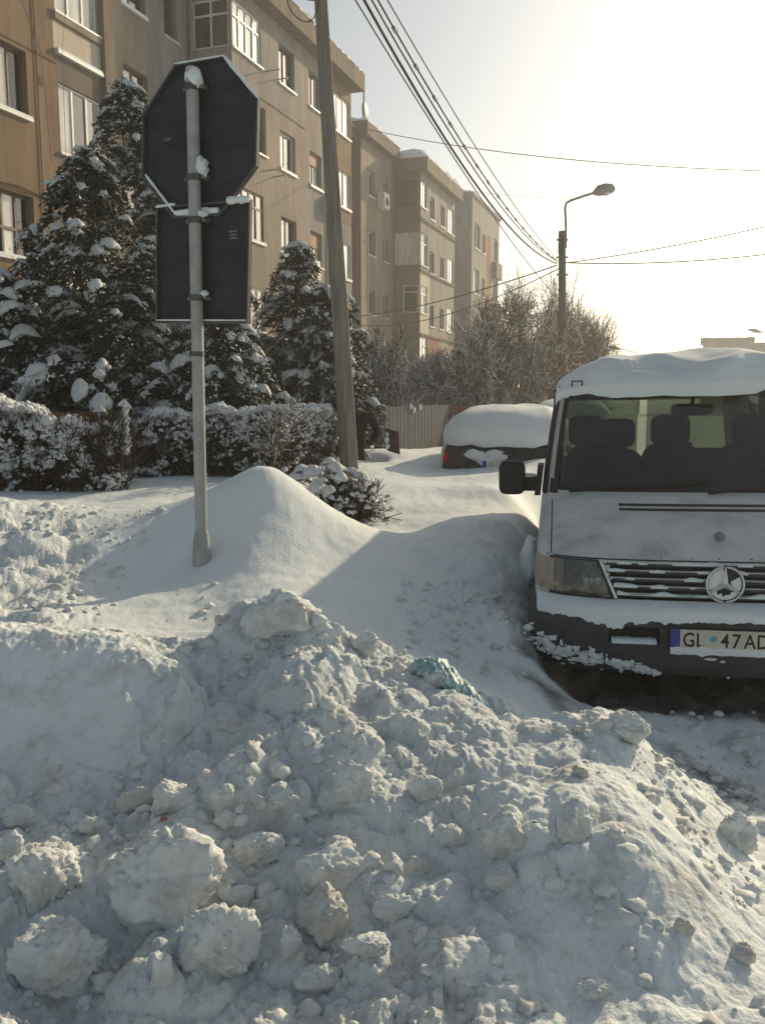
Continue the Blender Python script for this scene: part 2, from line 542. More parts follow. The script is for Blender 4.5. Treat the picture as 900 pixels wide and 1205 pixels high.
def ground_h(x, y):
    x = np.asarray(x, float); y = np.asarray(y, float)
    h = base_h(x, y)
    rough, dirt, heap, slab, _ = masks(x, y, h)
    near = sstep(14, 7, np.hypot(x, y))
    wx = x + .05 * perlin(x * 4, y * 4, 91); wy = y + .05 * perlin(x * 4, y * 4, 92)
    d = .05 * fbm(x * 2.2, y * 2.2, 3, 3) + .012 * np.abs(fbm(x * 6, y * 6, 3, 5))
    d = d + .20 * .55 * (lumps(wx / .24, wy / .24, 11, .25) - .08)
    d = d + .11 * .50 * (lumps(wx / .11, wy / .11, 21, .38) - .1)
    d = d + .05 * .35 * (lumps(wx / .05, wy / .05, 31, .5) - .15)
    d = d + .024 * .3 * (lumps(x / .025, y / .025, 41, .8) - .2)
    cm = sstep(-.1, .55, fbm(x * 1.6, y * 1.6, 2, 101))
    d = d + cm * (.036 * facets(wx / .17 + .4 * perlin(x * 9, y * 9, 93) * .5, wy / .17, 111) + .018 * facets(wx / .08, wy / .08, 121)) + .005 * facets(x / .035 + .3 * perlin(x * 30, y * 30, 94), y / .035, 131)
    d = d + .009 * np.abs(fbm(x * 11, y * 11, 4, 51)) + .004 * fbm(x * 34, y * 34, 3, 52, .6)
    h = h + rough * d * near
    # smooth wind-packed snow
    sm = .02 * fbm(x * 1.1, y * 1.1, 2, 61) + .0045 * fbm(x * 9, y * 9, 3, 62) + .004 * fbm(x * 3.2 + y * 1.5, y * 7, 2, 63) + .012 * np.maximum(0, perlin(x * 4.3, y * 4.3, 64) - .45)
    h = h + (1 - rough) * sm * (1 - .5 * dirt)
    # slush ruts
    h = h + dirt * near * (.025 * fbm(x * 7, y * 7, 4, 71) + .03 * (lumps(x / .12, y / .12, 72, .5) - .1))
    # the slab's worn face
    h = h + slab * (.012 * fbm(x * 7, y * 7, 4, 81) + .006 * fbm(x * 34, y * 34, 2, 82))
    # pit dug where somebody shovels
    h = h - .5 * np.exp(-(((x + .45) / .42) ** 4 + ((y - 13.1) / .5) ** 4))
    return h


def gz(x, y):
    return float(ground_h(np.array([float(x)]), np.array([float(y)]))[0])


def build_ground():
    rs = [.25]
    while rs[-1] < 1.5: rs.append(rs[-1] * 1.12)
    rs[-1] = 1.5
    while rs[-1] < 4.6: rs.append(rs[-1] * 1.0026)
    while rs[-1] < 14: rs.append(rs[-1] * 1.0075)
    while rs[-1] < 900: rs.append(rs[-1] * 1.05)
    rs = np.array(rs)
    fine = np.linspace(-31, 31, 700)
    mid = np.linspace(31, 60, 90)[1:]
    rest = np.linspace(60, 300, 50)[1:-1]
    ang = np.concatenate([fine, mid, rest, (np.linspace(-60, -31, 90))[:-1] + 360]) * math.pi / 180
    A, Rr = np.meshgrid(ang, rs)
    X, Y = Rr * np.sin(A), Rr * np.cos(A)
    H = np.empty_like(X)
    rg = np.empty_like(X); dt = np.empty_like(X); gm = np.empty_like(X)
    for i in range(0, len(rs), 60):
        H[i:i + 60] = ground_h(X[i:i + 60], Y[i:i + 60])
        m = masks(X[i:i + 60], Y[i:i + 60], None)
        rg[i:i + 60], dt[i:i + 60], gm[i:i + 60] = m[0], m[1], m[4]
    V = np.stack([X, Y, H], -1).reshape(-1, 3)
    nr, na = X.shape
    i, j = np.meshgrid(np.arange(nr - 1), np.arange(na), indexing='ij')
    j2 = (j + 1) % na
    F = np.stack([i * na + j, (i + 1) * na + j, (i + 1) * na + j2, i * na + j2], -1).reshape(-1, 4)
    V = np.vstack([V, [[0, 0, .35]]])
    c = len(V) - 1
    T = np.stack([np.full(na, c), np.arange(na), (np.arange(na) + 1) % na], -1)
    attr = {'rough': np.append(rg.ravel(), 0), 'dirt': np.append(dt.ravel(), 0), 'grime': np.append(gm.ravel(), 0)}
    me = mesh_np('ground', V, [F, T], M['ground'], None, True, attr)
    tag(link_mesh('ground', me), kind='structure')


build_ground()

# ------------------------------------------------------------------ apartment blocks
FAC_AZ = R(18.9)
FU = Vector((math.sin(FAC_AZ), math.cos(FAC_AZ), 0))
FN = Vector((-math.cos(FAC_AZ), math.sin(FAC_AZ), 0))       # into the block
FP0 = Vector((-3.08, 30.0, 0))
FRZ = math.pi / 2 - FAC_AZ


def stucco(name, c, var=0.26):
    m, nt, bs = new_mat(name)
    n = noise_node(nt, 0.9, 6, 0.6, vec_scale=(1, 1, .35))
    n2 = noise_node(nt, 22.0, 5, 0.7)
    n3 = noise_node(nt, 3.0, 6, 0.7, vec_scale=(1.6, 1.6, .16))
    r = ramp(nt, n.outputs[0], [(0.28, tuple(q * (1 - var) for q in c)), (0.72, tuple(q * (1 + var) for q in c))])
    s = ramp(nt, n3.outputs[0], [(0.45, (0, 0, 0)), (0.72, (.8,) * 3)])
    c2 = mixc(nt, s.outputs[0], r.outputs[0], tuple(q * .62 for q in c))
    nt.links.new(c2, bs.inputs['Base Color'])
    bs.inputs['Roughness'].default_value = 0.95
    bs.inputs['Specular IOR Level'].default_value = 0.1
    bump(nt, bs, n2.outputs[0], 0.5, 0.012)
    return m


def pane_mat(name, tint, rough=0.02):
    """window glass seen from outside: a dark room, or curtains with sky brightness painted in, behind a reflecting sheet"""
    m, nt, bs = new_mat(name)
    n = noise_node(nt, 1.4, 3, vec_scale=(1, 1, .5))
    r = ramp(nt, n.outputs[0], [(0.35, tuple(q * .6 for q in tint)), (0.65, tint)])
    nt.links.new(r.outputs[0], bs.inputs['Base Color'])
    bs.inputs['Roughness'].default_value = rough
    bs.inputs['Specular IOR Level'].default_value = 0.8
    bs.inputs['Coat Weight'].default_value = 0.6
    bs.inputs['Coat Roughness'].default_value = 0.02
    n2 = noise_node(nt, 2.5, 2)
    bump(nt, bs, n2.outputs[0], 0.08, 0.01)
    return m


M['tan'] = stucco('stucco_tan', (0.235, 0.172, 0.118))
M['tan2'] = stucco('stucco_tan_pale', (0.30, 0.255, 0.21))
M['brown'] = stucco('stucco_brown', (0.205, 0.17, 0.14))
M['grey'] = stucco('stucco_grey', (0.285, 0.26, 0.24))
M['greyd'] = stucco('stucco_grey_cool', (0.25, 0.24, 0.235))
M['orange'] = stucco('stucco_orange', (0.25, 0.125, 0.075))
M['cream'] = stucco('panel_cream', (0.55, 0.48, 0.40), .08)
M['frame_w'] = simple('frame_white', (0.62, 0.62, 0.60), 0.5, 0.1, 12)
M['frame_b'] = simple('frame_brown', (0.12, 0.08, 0.055), 0.6, 0.2, 12)
M['glass_dark'] = pane_mat('glass_dark', (0.02, 0.022, 0.022))
M['glass_curtain_sky'] = pane_mat('glass_curtain_sky', (0.66, 0.63, 0.56))  # curtain white, lightened to stand in for bright sky mirrored in the panes
M['glass_brown'] = pane_mat('glass_brown', (0.10, 0.07, 0.045))
M['glass_green'] = pane_mat('glass_green', (0.10, 0.13, 0.10))
M['shutter'] = simple('shutter_brown', (0.24, 0.12, 0.05), 0.7, 0.2, 9, vec=(1, 1, 12))
M['joint'] = simple('joint_dark', (0.10, 0.075, 0.05), 0.95, 0.2, 6)


class Block:
    def __init__(s, t0, label, sz=0.4):
        s.t0 = t0
        loc = FP0 + FU * t0
        s.root = empty('apartment_building', (loc.x, loc.y, 0), FRZ, label, 'building', 'apartment blocks along the street')
        s.root.location.z = sz
        s.z0 = sz

    # --- a wall in the plane y = sv (facing the street) or x = tv (facing the camera) with real openings
    def wall(s, kind, fixed, a0, a1, z0, z1, openings, color, name='wall', depth=.18, mats=None):
        mats = mats or ['tan', 'tan2', 'brown', 'grey', 'greyd', 'orange', 'cream']
        o = s
        cols = color if callable(color) else (lambda a, z: color)
        xs = sorted({a0, a1} | {v for w in openings for v in w[:2]} | set(getattr(s, 'cuts_a', [])))
        zs = sorted({z0, z1} | {v for w in openings for v in w[2:4]} | set(getattr(s, 'cuts_z', [])))
        xs = [x for x in xs if a0 <= x <= a1]; zs = [z for z in zs if z0 <= z <= z1]
        nb = NB()
        def pt(a, dep, z):
            if kind == 'front': return (a - s.t0, fixed + dep, z - s.z0)
            return (fixed - s.t0 + dep, a, z - s.z0)
        for i in range(len(xs) - 1):
            for j in range(len(zs) - 1):
                ca, cz = (xs[i] + xs[i + 1]) / 2, (zs[j] + zs[j + 1]) / 2
                if any(w[0] < ca < w[1] and w[2] < cz < w[3] for w in openings): continue
                q = [pt(xs[i], 0, zs[j]), pt(xs[i + 1], 0, zs[j]), pt(xs[i + 1], 0, zs[j + 1]), pt(xs[i], 0, zs[j + 1])]
                nb.add(q, [(0, 1, 2, 3)], mats.index(cols(ca, cz)))
        for w in openings:
            A0, A1, Z0, Z1 = w[:4]
            c = mats.index(cols((A0 + A1) / 2, Z0 - .15))
            for p, q in (((A0, Z0), (A1, Z0)), ((A1, Z0), (A1, Z1)), ((A1, Z1), (A0, Z1)), ((A0, Z1), (A0, Z0))):
                nb.add([pt(p[0], 0, p[1]), pt(q[0], 0, q[1]), pt(q[0], depth, q[1]), pt(p[0], depth, p[1])], [(0, 1, 2, 3)], c)
        return nb.build(name, [M[k] for k in mats], s.root)

    def window(s, kind, fixed, a0, a1, z0, z1, n=2, style='w', panes=None, depth=.13, transom=None, sill=True, snow=False, blind=0.0):
        fm = M['frame_w'] if style == 'w' else M['frame_b']
        fw = .055
        def bx(nb, A0, A1, D0, D1, Z0, Z1, m=0):
            if kind == 'front': nb.box(A0 - s.t0, A1 - s.t0, fixed + D0, fixed + D1, Z0 - s.z0, Z1 - s.z0, m)
            else: nb.box(fixed - s.t0 + D0, fixed - s.t0 + D1, A0, A1, Z0 - s.z0, Z1 - s.z0, m)
        fr = NB()
        e = .004
        bx(fr, a0 + e, a1 - e, depth, depth + .05, z0 + e, z0 + fw); bx(fr, a0 + e, a1 - e, depth, depth + .05, z1 - fw, z1 - e)
        W = (a1 - a0) / n
        for i in range(n + 1):
            c = min(max(a0 + i * W, a0 + fw / 2 + e), a1 - fw / 2 - e)
            bx(fr, c - fw / 2, c + fw / 2, depth - .003, depth + .047, z0 + fw * .5, z1 - fw * .5)
        if transom:
            zt = z0 + (z1 - z0) * transom
            bx(fr, a0 + fw, a1 - fw, depth - .006, depth + .044, zt - fw / 2, zt + fw / 2)
        win = fr.build('window', fm, s.root)
        rows = [(z0 + fw, z1 - fw)] if not transom else [(z0 + fw, zt - fw / 2), (zt + fw / 2, z1 - fw)]
        rr = random.Random(int(a0 * 977 + z0 * 131))
        for i in range(n):
            for k, (q0, q1) in enumerate(rows):
                pb = NB()
                A0, A1 = a0 + i * W + fw / 2 + .004, a0 + (i + 1) * W - fw / 2 - .004
                if i == 0: A0 = a0 + fw + e + .002
                if i == n - 1: A1 = a1 - fw - e - .002
                t1, t2 = rr.uniform(-.012, .012), rr.uniform(-.006, .006)
                D = depth + .028
                def pv(a, z, dd):
                    dd = dd + (t1 if a == A1 else -t1) * .5 + (t2 if z == q1 else -t2) * .5
                    return (a - s.t0, fixed + dd, z - s.z0) if kind == 'front' else (fixed - s.t0 + dd, a, z - s.z0)
                pb.add([pv(A0, q0, D), pv(A1, q0, D), pv(A1, q1, D), pv(A0, q1, D)], [(0, 1, 2, 3)])
                pn = panes[i % len(panes)] if panes else rr.choice(['glass_dark', 'glass_dark', 'glass_curtain_sky', 'glass_brown'])
                pb.build('pane', M[pn], win)
        if blind:
            b = NB(); bx(b, a0 + fw, a1 - fw, depth - .03, depth - .012, z1 - (z1 - z0) * blind, z1 - .01)
            b.build('blind', M['shutter'], win)
        if sill:
            b = NB(); bx(b, a0 - .06, a1 + .06, -.07, depth - .004, z0 - .05, z0 - .002)
            b.build('sill', M['frame_w'], win)
            if snow:
                b = NB(); bx(b, a0 - .05, a1 + .05, -.06, depth - .01, z0 + .003, z0 + .05)
                b.build('sill_snow', M['snow_soft'], win)
        return win

    def part_box(s, name, mat, a0, a1, d0, d1, z0, z1, parent=None):
        nb = NB(); nb.box(a0 - s.t0, a1 - s.t0, d0, d1, z0 - s.z0, z1 - s.z0)
        return nb.build(name, M[mat] if isinstance(mat, str) else mat, parent or s.root)

    def roof_snow(s, a0, a1, d0, d1, z, th=.22, seed=0, parent=None):
        """lumpy snow lying on a flat roof edge"""
        nu, nv = int((a1 - a0) * 7) + 2, 9
        U = np.linspace(a0, a1, nu); D = np.linspace(d0, d1, nv)
        UU, DD = np.meshgrid(U, D, indexing='ij')
        jag = .12 * perlin(UU * 1.7, UU * 0 + seed, 5) + .05 * perlin(UU * 6, UU * 0, 6 + seed)
        t = (th + .16 * perlin(UU * .9, DD * .9, seed) + .16 * perlin(UU * 2.7, DD * 2.7, seed + 3))
        edge = np.minimum(1, np.minimum((DD - d0) / .18, (d1 - DD) / .18).clip(0) + .0) ** .5
        ee = np.minimum(1, np.minimum((UU - a0) / .15, (a1 - UU) / .15).clip(0)) ** .5
        Z = z + np.maximum(.004, t * edge * ee)
        D2 = DD - jag * (1 - (DD - d0) / (d1 - d0)) * .8
        G = np.stack([UU - s.t0, D2, Z - s.z0], -1)
        nb = NB(); nb.grid(G)
        G2 = G[:, 0:1].repeat(2, 1).copy(); G2[:, 1, 2] = z - s.z0 - .03 - .08 * np.abs(perlin(U * 2.3, U * 0, seed + 8))
        nb.grid(G2, flip=True)
        return nb.build('roof_snow', M['snow_soft'], parent or s.root, True)


def joint_line(b, a0, a1, z, sv=0.0):
    nb = NB(); nb.box(a0 - b.t0, a1 - b.t0, sv - .012, sv + .02, z - .02 - b.z0, z + .02 - b.z0)
    nb.build('joint', M['joint'], b.root)


# ---- block A, nearest
A = Block(-20.0, 'nearest tan stucco apartment block filling the top left corner behind the spruces')
fl = [1.62, 4.42, 7.2, 10.0]
opA = []
for z in fl:
    opA += [(-13.5, -12.35, z, z + 1.27), (-17.6, -16.3, z, z + 1.27)]
lg = [(-11.42, -9.98, z, z + 1.42) for z in (1.25, 4.05, 6.8, 9.62)]
A.cuts_a, A.cuts_z = [-11.5], [8.2, 8.84, 9.4, 9.5, 5.4, 6.0]
def colA(a, z):
    if a > -11.5:
        if 8.84 < z < 9.4: return 'cream'
        if 9.4 < z < 9.62: return 'tan2'
        return 'brown' if z < 8.84 else 'tan'
    return 'tan'
A.wall('front', 0.0, -20.0, -9.6, -.4 + .8, 12.9, opA + lg, colA)
A.wall('end', -20.0, 0.0, 11.0, .4, 12.9, [], 'tan', name='end_wall')
A.wall('end', -9.6, 0.0, 1.35, .4, 12.9, [], 'brown', name='side_wall')
A.wall('front', 1.35, -9.6, -3.8, .4, 13.45, [(-7.15, -6.05, z, z + 1.3) for z in (11.65, 8.9, 6.2, 3.5)] + [(-5.15, -4.5, z, z + 1.15) for z in (11.6, 8.85, 6.15)],
       lambda a, z: 'tan2' if a < -5.7 and z < 99 else 'greyd', name='recess_wall')
for z in fl:
    A.window('front', 0, -13.5, -12.35, z, z + 1.27, 3, 'b', ['glass_brown', 'glass_curtain_sky', 'glass_dark'] if z > 6 else ['glass_dark', 'glass_curtain_sky', 'glass_dark'], snow=True, transom=.45 if z < 6 else None)
    A.window('front', 0, -17.6, -16.3, z, z + 1.27, 2, 'b')
for q in lg:
    A.window('front', 0, *q, 3 if q[2] > 9 else 3, 'w', ['glass_curtain_sky', 'glass_brown' if q[2] < 9 else 'glass_curtain_sky', 'glass_curtain_sky'], depth=.05, sill=True)
for z in (11.65, 8.9, 6.2, 3.5): A.window('front', 1.35, -7.15, -6.05, z, z + 1.3, 2, 'b', ['glass_curtain_sky', 'glass_dark'], snow=True)
for z in (11.6, 8.85, 6.15): A.window('front', 1.35, -5.15, -4.5, z, z + 1.15, 1, 'b', ['glass_dark'])
joint_line(A, -20, -11.45, 8.56); joint_line(A, -20, -11.45, 5.74); joint_line(A, -20, -11.45, 11.35); joint_line(A, -20, -11.45, 2.95)
A.part_box('pilaster', 'brown', -9.93, -9.55, -.12, .3, .4, 12.9)
A.part_box('ledge', 'frame_w', -11.48, -9.95, -.10, .05, 8.76, 8.82)
A.part_box('ledge_snow', 'snow_soft', -11.46, -9.97, -.09, -.003, 8.823, 8.87)
A.part_box('ledge', 'tan2', -11.48, -9.95, -.06, .05, 9.44, 9.6)
A.part_box('vent_hole', 'joint', -12.02, -11.90, -.006, .05, 7.95, 8.16)
A.part_box('roof_slab', 'brown', -20.2, -9.4, -.35, 11, 12.9, 13.5)
A.part_box('recess_roof_slab', 'brown', -9.38, -3.2, .95, 11, 13.45, 14.1)
A.roof_snow(-9.38, -4.3, .95, 3.5, 14.1, seed=4)
A.roof_snow(-20, -9.4, -.35, 3, 13.5, seed=6)
# aerial bracket on the nearest loggia
nb = NB()
_o = Vector((-11.62 + 20, -.06, 10.02 - .4))
nb.tube([_o + Vector((-.1, .1, 0)), _o + Vector((.0, -.35, -.02)), _o + Vector((.55, -.75, -.1))], .014, 5)
for k in range(5):
    c = _o + Vector((.05 + .11 * k, -.4 - .075 * k, -.03 - .017 * k))
    nb.tube([c + Vector((.03, .02, .14 - .012 * k)), c - Vector((.03, .02, .14 - .012 * k))], .006, 4)
nb.tube([_o + Vector((.16, -.3, -.02)), _o + Vector((.18, -.1, -1.2)), _o + Vector((.2, -.05, -3.4))], .006, 4)
nb.build('television_aerial', M['metal_grey'], A.root)

for tt, sv, z1 in ((-9.42, 1.22, 13.4), (-3.95, 1.22, 13.4)):
    nb = NB(); nb.tube([(tt + 20, sv, 0), (tt + 20, sv, z1 - .4)], .055, 8); nb.build('drainpipe', M['metal_grey'], A.root, True)
nb = NB(); nb.tube([(5.6, -.02, 5.5), (6.3, -.03, 5.35), (7.2, -.03, 5.42), (8.4, -.02, 5.3)], .012, 5); nb.tube([(7.9, -.02, .5), (7.93, -.025, 5.3), (7.9, -.02, 12)], .012, 5); nb.build('wall_cable', M['wire'], A.root)
# ---- block B
B = Block(-3.8, 'tan and grey patched block with snow-edged roof seen behind the stop sign')
zb = [3.6, 6.3, 9.0, 11.65]
op, wins = [], []
def addw(lst, a0, a1, z0, z1, **k):
    op.append((a0, a1, z0, z1)); wins.append((a0, a1, z0, z1, k))
addw(op, -3.72, -1.95, 11.65, 12.98, n=4, style='w', panes=['glass_curtain_sky', 'glass_curtain_sky', 'glass_dark', 'glass_curtain_sky'], depth=.04, transom=.68)
addw(op, -3.72, -1.95, 6.4, 7.85, n=4, style='b', panes=['glass_curtain_sky', 'glass_curtain_sky', 'glass_dark', 'glass_curtain_sky'], depth=.04, transom=.7, snow=True)
addw(op, -3.72, -1.95, 3.7, 5.0, n=4, style='w', depth=.04, transom=.7)
addw(op, -2.55, -1.7, 9.1, 10.5, n=2, style='b', panes=['glass_curtain_sky', 'glass_dark'])
for z in zb:
    addw(op, -.68, .5, z, z + 1.22, n=2, style='w' if z == 9.0 else 'b', panes=['glass_dark', 'glass_brown'] if z > 9 else ['glass_curtain_sky', 'glass_dark'], snow=z in (6.3, 9.0))
    addw(op, 1.7, 2.75, z, z + 1.18, n=2, style='b', panes=['glass_dark', 'glass_curtain_sky'], blind=.45 if z == 6.3 else (.35 if z == 9.0 else 0), snow=z == 9.0)
for z in (11.5, 8.85, 6.2, 3.5):
    addw(op, 3.85, 5.6, z, z + 1.35, n=3, style='w', panes=['glass_curtain_sky', 'glass_dark', 'glass_curtain_sky'], depth=.05, snow=z < 9)
B.cuts_a, B.cuts_z = [1.3, 3.25], [10.75, 8.25, 7.95, 5.6, 10.55]
def colB(a, z):
    if a < 1.3: return 'grey' if z > 10.75 else 'tan2'
    if a < 3.25: return 'tan2' if z > 10.55 else 'grey'
    return 'tan' if z > 8.25 else ('greyd' if z > 5.6 else 'tan2')
B.wall('front', 0, -3.8, 5.75, .4, 13.4, op, colB)
for a0, a1, z0, z1, k in wins: B.window('front', 0, a0, a1, z0, z1, **k)
oe = [(.08, 1.27, 11.65, 12.98), (.08, 1.27, 6.4, 7.85)]
B.cuts_a, B.cuts_z = [], [10.75]
B.wall('end', -3.8, 0, 1.35, .4, 13.4, oe, lambda a, z: 'grey' if z > 10.75 else 'tan2', name='side_wall', depth=.1)
for q in oe: B.window('end', -3.8, *q, n=2, style='w' if q[2] > 9 else 'b', panes=['glass_brown', 'glass_dark'], depth=.04, transom=.68, sill=False)
B.cuts_z = []
B.wall('end', 5.75, 0, 2.0, .4, 13.4, [], 'tan', name='side_wall')
ol = [(6.3, 7.4, z, z + 1.2) for z in (11.4, 8.7, 6.0, 3.3)]
B.wall('front', 2.0, 5.75, 10.6, .4, 13.0, ol, 'tan', name='recess_wall')
for q in ol: B.window('front', 2.0, *q, n=2, style='w')
B.part_box('roof_fascia', 'brown', -4.15, 6.0, -.48, 11, 13.38, 14.05)
B.part_box('recess_roof_fascia', 'brown', 6.003, 10.75, 1.55, 11, 12.98, 13.5)
B.roof_snow(-4.15, 6.0, -.48, 3, 14.05, th=.42, seed=9)
B.roof_snow(6.05, 10.7, 1.55, 4, 13.5, seed=12)
joint_line(B, -3.79, 1.28, 10.75, -.004)
for q in ((-2.0, 8.2), (-1.75, 11.2)):     # laundry brackets
    nb = NB(); nb.tube([(q[0] - B.t0, 0, q[1]), (q[0] - B.t0 + .1, -.5, q[1] + .05)], .02, 5); nb.tube([(q[0] - B.t0 + .75, 0, q[1]), (q[0] - B.t0 + .75, -.45, q[1] + .02)], .02, 5)
    nb.build('laundry_bracket', M['metal_grey'], B.root)

nb = NB(); nb.tube([(3.27 - B.t0, -.07, 0), (3.27 - B.t0, -.07, 12.95)], .05, 8); nb.build('drainpipe', M['metal_grey'], B.root, True)
for t_, z_ in ((1.0, 5.75), (3.0, 8.3)):
    nb = NB(); nb.box(t_ - B.t0, t_ + .78 - B.t0, -.34, -.003, z_ - .4, z_ + .15); ac = nb.build('air_conditioner', M['frame_w'], B.root)
    nb = NB(); nb.tube([(t_ + .36 - B.t0, -.352, z_ - .13), (t_ + .36 - B.t0, -.342, z_ - .13)], [.2, .2], 16); nb.build('fan_grille', M['joint'], ac)
    nb = NB(); nb.box(t_ + .01 - B.t0, t_ + .77 - B.t0, -.33, -.01, z_ + .153, z_ + .24); nb.build('snow_cap', M['snow_soft'], ac)

# ---- block C
C_ = Block(10.6, 'middle distance tan block with a stack of enclosed corner balconies')
zc = [2.75, 5.5, 8.2, 10.85]
ow = [(11.5, 12.5, z, z + 1.12) for z in zc] + [(13.75, 14.45, z, z + 1.15) for z in zc]
C_.cuts_a, C_.cuts_z = [], []
C_.wall('front', 1.4, 10.6, 15.3, .4, 13.2, ow, 'tan2', name='recess_wall')
for i, q in enumerate(ow): C_.window('front', 1.4, *q, n=2 if i < 4 else 1, style='w', panes=['glass_curtain_sky', 'glass_dark'] if i < 4 else ['glass_dark'])
C_.wall('end', 10.6, 1.4, 2.6, .4, 13.2, [], 'brown', name='side_wall')
op, wins = [], []
addw(op, 15.36, 16.4, 11.0, 12.25, n=2, style='w', panes=['glass_curtain_sky', 'glass_brown'], depth=.05)
addw(op, 15.36, 16.6, 8.2, 9.75, n=3, style='w', panes=['glass_curtain_sky', 'glass_dark', 'glass_dark'], depth=.05, transom=.7)
addw(op, 15.36, 16.6, 5.85, 7.2, n=3, style='w', panes=['glass_curtain_sky', 'glass_dark', 'glass_curtain_sky'], depth=.05, transom=.7)
addw(op, 15.36, 16.7, 3.0, 4.65, n=2, style='w', panes=['glass_green', 'glass_curtain_sky'], depth=.05)
for z in (10.7, 8.0, 5.3, 2.7):
    addw(op, 17.0, 17.85, z, z + 1.1, n=1, style='w', panes=['glass_dark'])
    addw(op, 18.95, 19.9, z, z + 1.1, n=2, style='w', panes=['glass_dark', 'glass_dark'])
    addw(op, 20.7, 21.95, z - .05, z + 1.3, n=2, style='w', panes=['glass_curtain_sky', 'glass_curtain_sky'], depth=.05)
C_.cuts_z = [10.0, 4.75, 7.9]
C_.wall('front', 0, 15.3, 22.1, .4, 12.65, op, lambda a, z: 'grey' if z > 10 else (('cream' if z < 7.9 and a < 17 else 'grey') if z > 4.75 else 'orange' if (16.9 < a < 18.5) else 'tan2'))
for a0, a1, z0, z1, k in wins: C_.window('front', 0, a0, a1, z0, z1, **k)
oe = [(.06, 1.34, 11.0, 12.25), (.06, 1.34, 8.2, 9.75), (.06, .9, 5.85, 7.2), (.06, 1.34, 3.0, 4.65)]
C_.wall('end', 15.3, 0, 1.4, .4, 12.65, oe, 'brown', name='side_wall', depth=.1)
C_.window('end', 15.3, *oe[0], n=2, style='b', panes=['glass_brown', 'glass_brown'], depth=.06, sill=False)
C_.window('end', 15.3, *oe[1], n=2, style='w', panes=['glass_curtain_sky'], depth=.03, sill=False)
C_.window('end', 15.3, *oe[2], n=1, style='w', panes=['glass_dark'], depth=.04, transom=.75, sill=False)
C_.window('end', 15.3, *oe[3], n=2, style='b', panes=['glass_green'], depth=.04, sill=False)
for z in (4.72, 7.85, 10.35): C_.part_box('balcony_slab', 'brown', 15.2, 22.1, -.1, 1.39, z, z + .1)
C_.part_box('roof_fascia', 'brown', 15.1, 22.4, -.4, 9, 12.6, 13.25)
C_.part_box('recess_roof_fascia', 'brown', 10.4, 15.097, 1.0, 9, 13.15, 13.75)
C_.part_box('end_wall', 'tan', 22.103, 22.2, .02, 9, .4, 12.6)
C_.roof_snow(15.1, 22.4, -.4, 3, 13.25, th=.45, seed=15)
C_.roof_snow(10.4, 15.1, 1.0, 3, 13.75, seed=16)
nb = NB()
nb.box(12.75 - 10.6, 13.5 - 10.6, 1.0, 1.36, 10.5 - .4, 11.1 - .4); ac = nb.build('air_conditioner', M['frame_w'], C_.root)
nb = NB(); nb.tube([(13.1 - 10.6, .985, 10.4), (13.1 - 10.6, 1.0, 10.4)], [.2, .2], 16); nb.build('fan_grille', M['joint'], ac)
nb = NB(); nb.box(12.76 - 10.6, 13.49 - 10.6, 1.0, 1.36, 11.103 - .4, 11.2 - .4); nb.build('snow_cap', M['snow_soft'], ac)
# dish and mast on the roof edge
nb = NB()
th = np.linspace(0, 2 * math.pi, 17); rr = np.linspace(0, .42, 5)
TT, RR = np.meshgrid(th, rr, indexing='ij')
G = np.stack([RR * np.cos(TT), .5 * RR ** 2 - .25, RR * np.sin(TT) + .55], -1) + np.array([11.0 - 10.6, 1.5, 13.75 - .4])
nb.grid(G); nb.tube([(11 - 10.6, 1.35, 13.3), (11 - 10.6, 1.35, 14.0)], .03, 6)
nb.build('satellite_dish', M['metal_grey'], C_.root)
nb = NB(); nb.tube([(10.75 - 10.6, 1.3, 13.3), (10.75 - 10.6, 1.3, 15.0)], .035, 6); nb.build('roof_mast', M['pole_dark'], C_.root)

# ---- block D
D_ = Block(26.4, 'farthest grey-brown block with a vertical orange stripe above the bare trees')
op, wins = [], []
for z in (2.6, 5.3, 8.1, 10.85):
    addw(op, 27.1, 28.6, z, z + 1.5, n=3, style='w', panes=['glass_curtain_sky', 'glass_dark', 'glass_dark'])
    addw(op, 29.3, 30.3, z, z + 1.2, n=2, style='w', panes=['glass_dark', 'glass_dark'])
    addw(op, 32.8, 34.3, z, z + 1.5, n=2, style='w', panes=['glass_curtain_sky', 'glass_dark'])
D_.cuts_a, D_.cuts_z = [30.7, 32.0], [12.3]
D_.wall('front', 0, 26.4, 34.7, .4, 13.8, op, lambda a, z: 'orange' if 30.7 < a < 32 and z < 12.3 else 'grey')
for a0, a1, z0, z1, k in wins: D_.window('front', 0, a0, a1, z0, z1, **k)
D_.cuts_a, D_.cuts_z = [], []
D_.wall('end', 26.4, 0, 9, .4, 13.8, [], 'greyd', name='side_wall')
D_.part_box('end_wall', 'brown', 34.703, 34.8, .02, 9, .4, 13.7)
D_.part_box('roof_slab', 'greyd', 26.3, 34.9, -.1, 9, 13.8, 14.0)
D_.part_box('balcony', 'brown', 32.6, 34.5, -.3, -.003, 9.7, 10.75)
D_.part_box('balcony', 'brown', 32.6, 34.5, -.3, -.003, 6.9, 8.0)
D_.roof_snow(26.3, 34.9, -.1, 3, 14.0, th=.12, seed=22)

